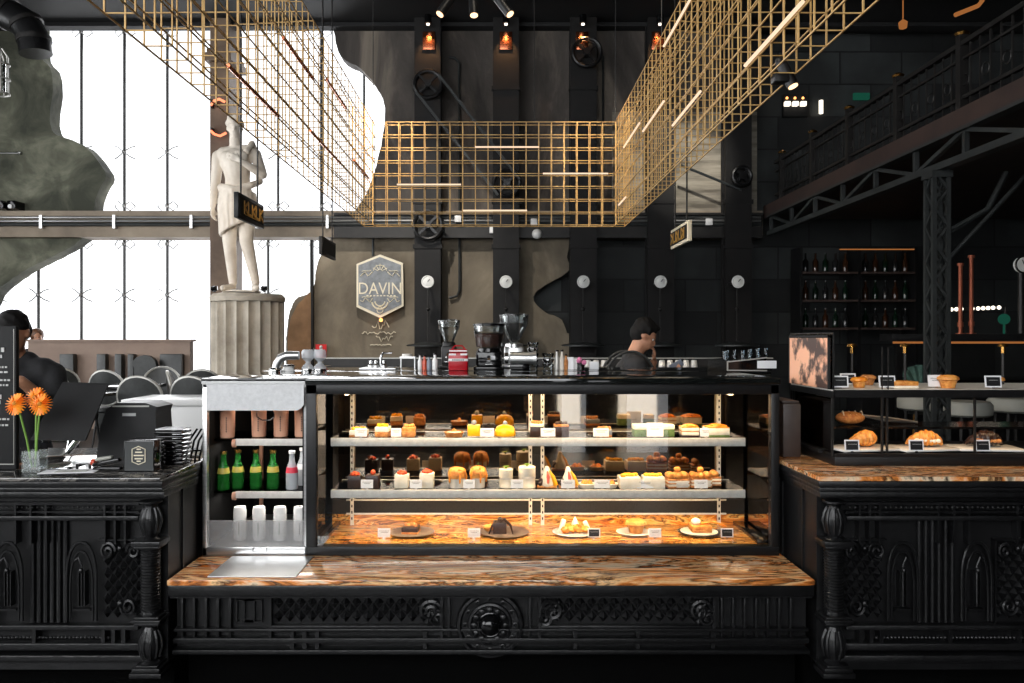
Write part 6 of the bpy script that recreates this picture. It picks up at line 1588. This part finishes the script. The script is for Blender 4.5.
def chair(label, loc, rz):
    r = thing('round_back_chair', label, 'chair', loc, rz, 'round-backed chairs in the seating area')
    MB().lathe([(0, .42), (.21, .42), (.235, .44), (.235, .47), (.2, .49), (0, .495)], seg=24).build('seat', M['leather'], r)
    q = MB()
    for k in range(11):
        pass
    pts = []; n = 24
    for k in range(n):
        a = 2*PI*k/n; x_ = .21*math.cos(a); z_ = .70+.19*math.sin(a); pts.append((x_, .22-.9*x_*x_+.08*(z_-.5), z_))
    q.tube(pts, .016, 8, closed=True); q.build('back_rim', M['rim'], r)
    q = MB(); A = [q.bm.verts.new((p[0]*.97, p[1]-.012, .70+(p[2]-.70)*.97)) for p in pts]; B = [q.bm.verts.new((p[0]*.97, p[1]+.014, .70+(p[2]-.70)*.97)) for p in pts]
    ca = q.bm.verts.new((0, .22+.08*.2-.02, .70)); cb2 = q.bm.verts.new((0, .22+.08*.2+.02, .70))
    for k in range(n):
        k2 = (k+1) % n; q.bm.faces.new((A[k], A[k2], ca)); q.bm.faces.new((B[k2], B[k], cb2)); q.bm.faces.new((A[k], B[k], B[k2], A[k2]))
    q.build('backrest', M['leather'], r)
    for sx, sy in ((-1, -1), (1, -1), (-1, 1), (1, 1)): MB().tube([(sx*.15, sy*.14, .43), (sx*.19, sy*.19, .0)], [.014, .010], 8).build('leg', M['black'], r)
    return r
ch = [(74, 8.5, 2.7, 'round-backed chair right behind the black slanted panel'), (160, 9.6, .3, 'round-backed chair facing away in front of the arched booth'), (192, 8.7, 1.9, 'round-backed chair turned sideways beside the white table block'), (206, 9.2, 3.3, 'round-backed chair half hidden behind the drinks cooler'), (118, 9.0, 3.0, 'round-backed chair behind the long dark table'), (60, 9.6, 3.6, 'round-backed chair beside the bowed person'), (203, 7.65, 3.0, 'round-backed chair close behind the white table block near the cooler'), (150, 7.65, 3.1, 'round-backed chair close behind the white table block near the till')]
c0 = None
for px, y, a, lab in ch:
    loc = (X(px, y), y, .3505)
    if c0 is None: c0 = chair(lab, loc, a)
    else: dup(c0, loc, a, lab)
def table(px, y, w_, d_, zt, label, top='gloss'):
    r = thing('cafe_table', label, 'table', (X(px, y), y, .3505))
    MB().box(-w_/2, -d_/2, zt-.03, w_/2, d_/2, zt, .004).build('tabletop', M[top], r); MB().cyl((0, 0, .02), (0, 0, zt-.03), .035).build('table_post', M['black'], r); MB().lathe([(0, 0), (.22, 0), (.22, .012), (.05, .025), (0, .025)], seg=28).build('table_foot', M['black'], r)
table(120, 8.15, .7, .6, .77, 'long dark cafe table between the round-backed chairs')
table(74, 7.4, .62, .5, .74, 'dark cafe table behind the slanted black panel')
r = thing('marble_table', 'white stone table block catching the window light beside the cooler', 'table', (X(186, 6.9), 6.9, .3505))
MB().box(-.42, -.3, .69, .42, .3, .74, .005).build('tabletop', M['white'], r); MB().box(-.38, -.26, 0, .38, .26, .69, .005).build('table_body', M['white'], r)

# ================================================================== DIM BAR UNDER THE GALLERY
r = thing('bar_gantry', 'dark bar gantry with amber strip light under the gallery', 'bar shelf', (X(960, 8.8), 8.8, 0))
t = MB().box(X(888, 8.8), 8.7, Z(341, 8.8), 8.9, 9.0, Z(334, 8.8), .004)
wp(r, 'gantry_shelf', t, M['black'])
wp(r, 'amber_strip', MB().box(X(890, 8.8), 8.72, Z(343.5, 8.8), 8.8, 8.74, Z(341.5, 8.8)), M['amberlow'])
for px in (900, 1050, 1160): wp(r, 'gantry_post', MB().box(X(px, 8.8)-.03, 8.8, 0, X(px, 8.8)+.03, 8.86, Z(341, 8.8)), M['black'])
r = thing('bar_counter', 'dark bar counter under the gallery behind the pale stools', 'counter', (X(960, 9.8), 9.8, 0))
wp(r, 'bar_top', MB().box(X(860, 9.6), 9.5, 1.05, 8.9, 10.1, 1.10, .005), M['gloss']); wp(r, 'bar_front', MB().box(X(862, 9.6), 9.6, 0, 8.9, 10.0, 1.05), M['black'])
s0 = None
for px, y, lab in ((921, 8.25, 'round pale stool nearest the lattice column'), (966, 7.6, 'round pale stool second from the lattice column, in front'), (1012, 8.0, 'round pale stool farthest from the lattice column')):
    loc = (X(px, y), y, 0)
    if s0 is None:
        s0 = thing('bar_stool', lab, 'stool', loc, 0, 'pale stools under the gallery')
        MB().lathe([(0, .86), (.20, .86), (.225, .88), (.225, .97), (.2, 1.0), (0, 1.0)], seg=28).build('seat', M['stool'], s0)
        for k in range(4):
            a = PI/4+k*PI/2; MB().tube([(.14*math.cos(a), .14*math.sin(a), .86), (.2*math.cos(a), .2*math.sin(a), 0)], .016, 8).build('leg', M['steelbk'], s0)
        MB().ring((0, 0, .3), .18, .010, 24, 'Z').build('foot_ring', M['steelbk'], s0)
    else: dup(s0, loc, 0, lab)
r = thing('shell_chair', 'green velvet chair with scalloped shell back past the lattice column', 'chair', (X(930, 9.0), 9.0, 0))
t = MB()
for k in range(9):
    a = PI*(k+.5)/9; t.tube([(0, .2, .95), (.12*math.cos(a), .21, .95+.13*math.sin(a)), (.27*math.cos(a), .22, .95+.34*math.sin(a))], [.02, .035, .052], 8)
t.build('shell_back', M['velvet'], r); MB().lathe([(0, .75), (.26, .75), (.28, .80), (.25, .88), (0, .9)], seg=24).build('seat', M['leather'], r)
for k in range(4):
    a = PI/4+k*PI/2; MB().tube([(.16*math.cos(a), .16*math.sin(a), .76), (.2*math.cos(a), .2*math.sin(a), 0)], .014, 8).build('leg', M['brass'], r)
# copper pipes
for px, y0_, lab in ((963, 263, 'shorter upright copper pipe above the bar gantry'), (974, 255, 'taller upright copper pipe above the bar gantry')):
    r = thing('copper_pipe', lab, 'pipe', (X(px, 8.8), 8.85, Z(334, 8.8)+.002))
    h_ = Z(y0_, 8.8)-Z(334, 8.8); MB().cyl((0, 0, 0), (0, 0, h_), .022).build('pipe', M['dullcopper'], r)
    MB().cyl((0, 0, h_*.1), (0, 0, h_*.1+.05), .032).cyl((0, 0, h_-.03), (0, 0, h_), .035).build('pipe_collar', M['dullcopper'], r); MB().lathe([(0, 0), (.05, 0), (.05, .01), (0, .01)], seg=16).build('flange', M['dullcopper'], r)
# row of tap lights on a rail
r = thing('tap_rail', 'thin dark rail carrying a row of small round white lights', 'rail', (X(980, 8.85), 8.95, Z(309, 8.85)))
wp(r, 'rail', MB().cyl((X(944, 8.85), 8.95, Z(310, 8.85)), (X(1012, 8.85), 8.95, Z(306, 8.85)), .012, seg=8).cyl((X(944, 8.85), 8.95, Z(310, 8.85)), (X(944, 8.85), 8.95, Z(333.6, 8.85)), .012, seg=8).cyl((X(1011, 8.85), 8.95, Z(306, 8.85)), (X(1011, 8.85), 8.95, Z(333.6, 8.85)), .012, seg=8), M['steelbk'])
for k, px in enumerate((950, 955, 960, 965, 976, 982, 987, 992, 997, 1003)):
    wp(r, 'round_light', MB().ball((X(px, 8.85), 8.92, Z(309.5-.25*k, 8.85)), .022, 8), M['warmdot'])
r = thing('bar_clock', 'round white clock face beside the copper pipes', 'clock', P(1021, 265, 8.6))
MB().lathe([(0, 0), (.085, 0), (.085, .04), (.075, .05), (0, .05)], axis='Y', seg=24).build('clock_face', M['gauge'], r); MB().ring((0, -.045, 0), .085, .010, 24).build('clock_rim', M['chrome'], r)
MB().bar((0, -.055, 0), (.035, -.055, .03), .008).bar((0, -.055, 0), (-.02, -.055, .05), .006).build('clock_hand', M['ink'], r)
MB().cyl((0, 0, -.08), (0, 0, -(P(1021, 265, 8.6).z-Z(334, 8.8))+.004), .03, seg=12).build('clock_post', M['steelbk'], r)
solo('green_bottle_lamp', 'dim green round lamp between the copper pipes and the clock', 'lamp', MB().ball((0, 0, .06), .06, 12).cyl((0, 0, -.10), (0, 0, .0), .012), M['greenlamp'], (X(1004, 8.8), 8.8, Z(334, 8.8)+.103))
# bottle shelves far back
r = thing('bottle_shelf', 'dim wooden bottle shelves on the dark wall under the gallery', 'shelf', (X(880, 11.5), 11.6, 1.5))
for k, zz in enumerate((1.75, 2.15, 2.55)):
    wp(r, 'shelf_board', MB().box(X(800, 11.5), 11.45, zz-.03, X(915, 11.5), 11.8, zz), M['mezz'])
for px in (800, 858, 915): wp(r, 'shelf_side', MB().box(X(px, 11.5)-.02, 11.45, 0, X(px, 11.5)+.02, 11.82, 2.9), M['black'])
wp(r, 'shelf_lamp', MB().box(X(838, 11.5), 11.43, 2.86, X(912, 11.5), 11.45, 2.875), M['amberlow'])
btm = [mat('deep_green_bottle', S(12, 28, 18), .12), mat('amber_bottle', S(46, 26, 14), .12), mat('smoked_bottle', S(26, 26, 27), .12)]; b0 = [None]*3
rows = ('lowest', 'middle', 'top')
for j, zz in enumerate((1.75, 2.15, 2.55)):
    for i in range(11):
        px = 806+i*10; k = (i*2+j) % 3; loc = (X(px, 11.6), 11.62, zz+.001)
        if abs(px-858) < 4: continue
        lab = 'dim %s spirit bottle in the %s row of the far bottle shelves' % (('green', 'amber', 'smoky grey')[k], rows[j])
        if b0[k] is None:
            b0[k] = solo('spirit_bottle', lab, 'bottle', MB().lathe([(0, 0), (.04, 0), (.042, .01), (.042, .16), (.016, .2), (.015, .28), (0, .28)], seg=14), btm[k], loc, group='%s bottles in the %s row' % (('green', 'amber', 'grey')[k], rows[j]))
        else:
            c = b0[k].copy(); COL.objects.link(c); c.location = loc; c['label'] = lab; c['group'] = '%s bottles in the %s row' % (('green', 'amber', 'grey')[k], rows[j])
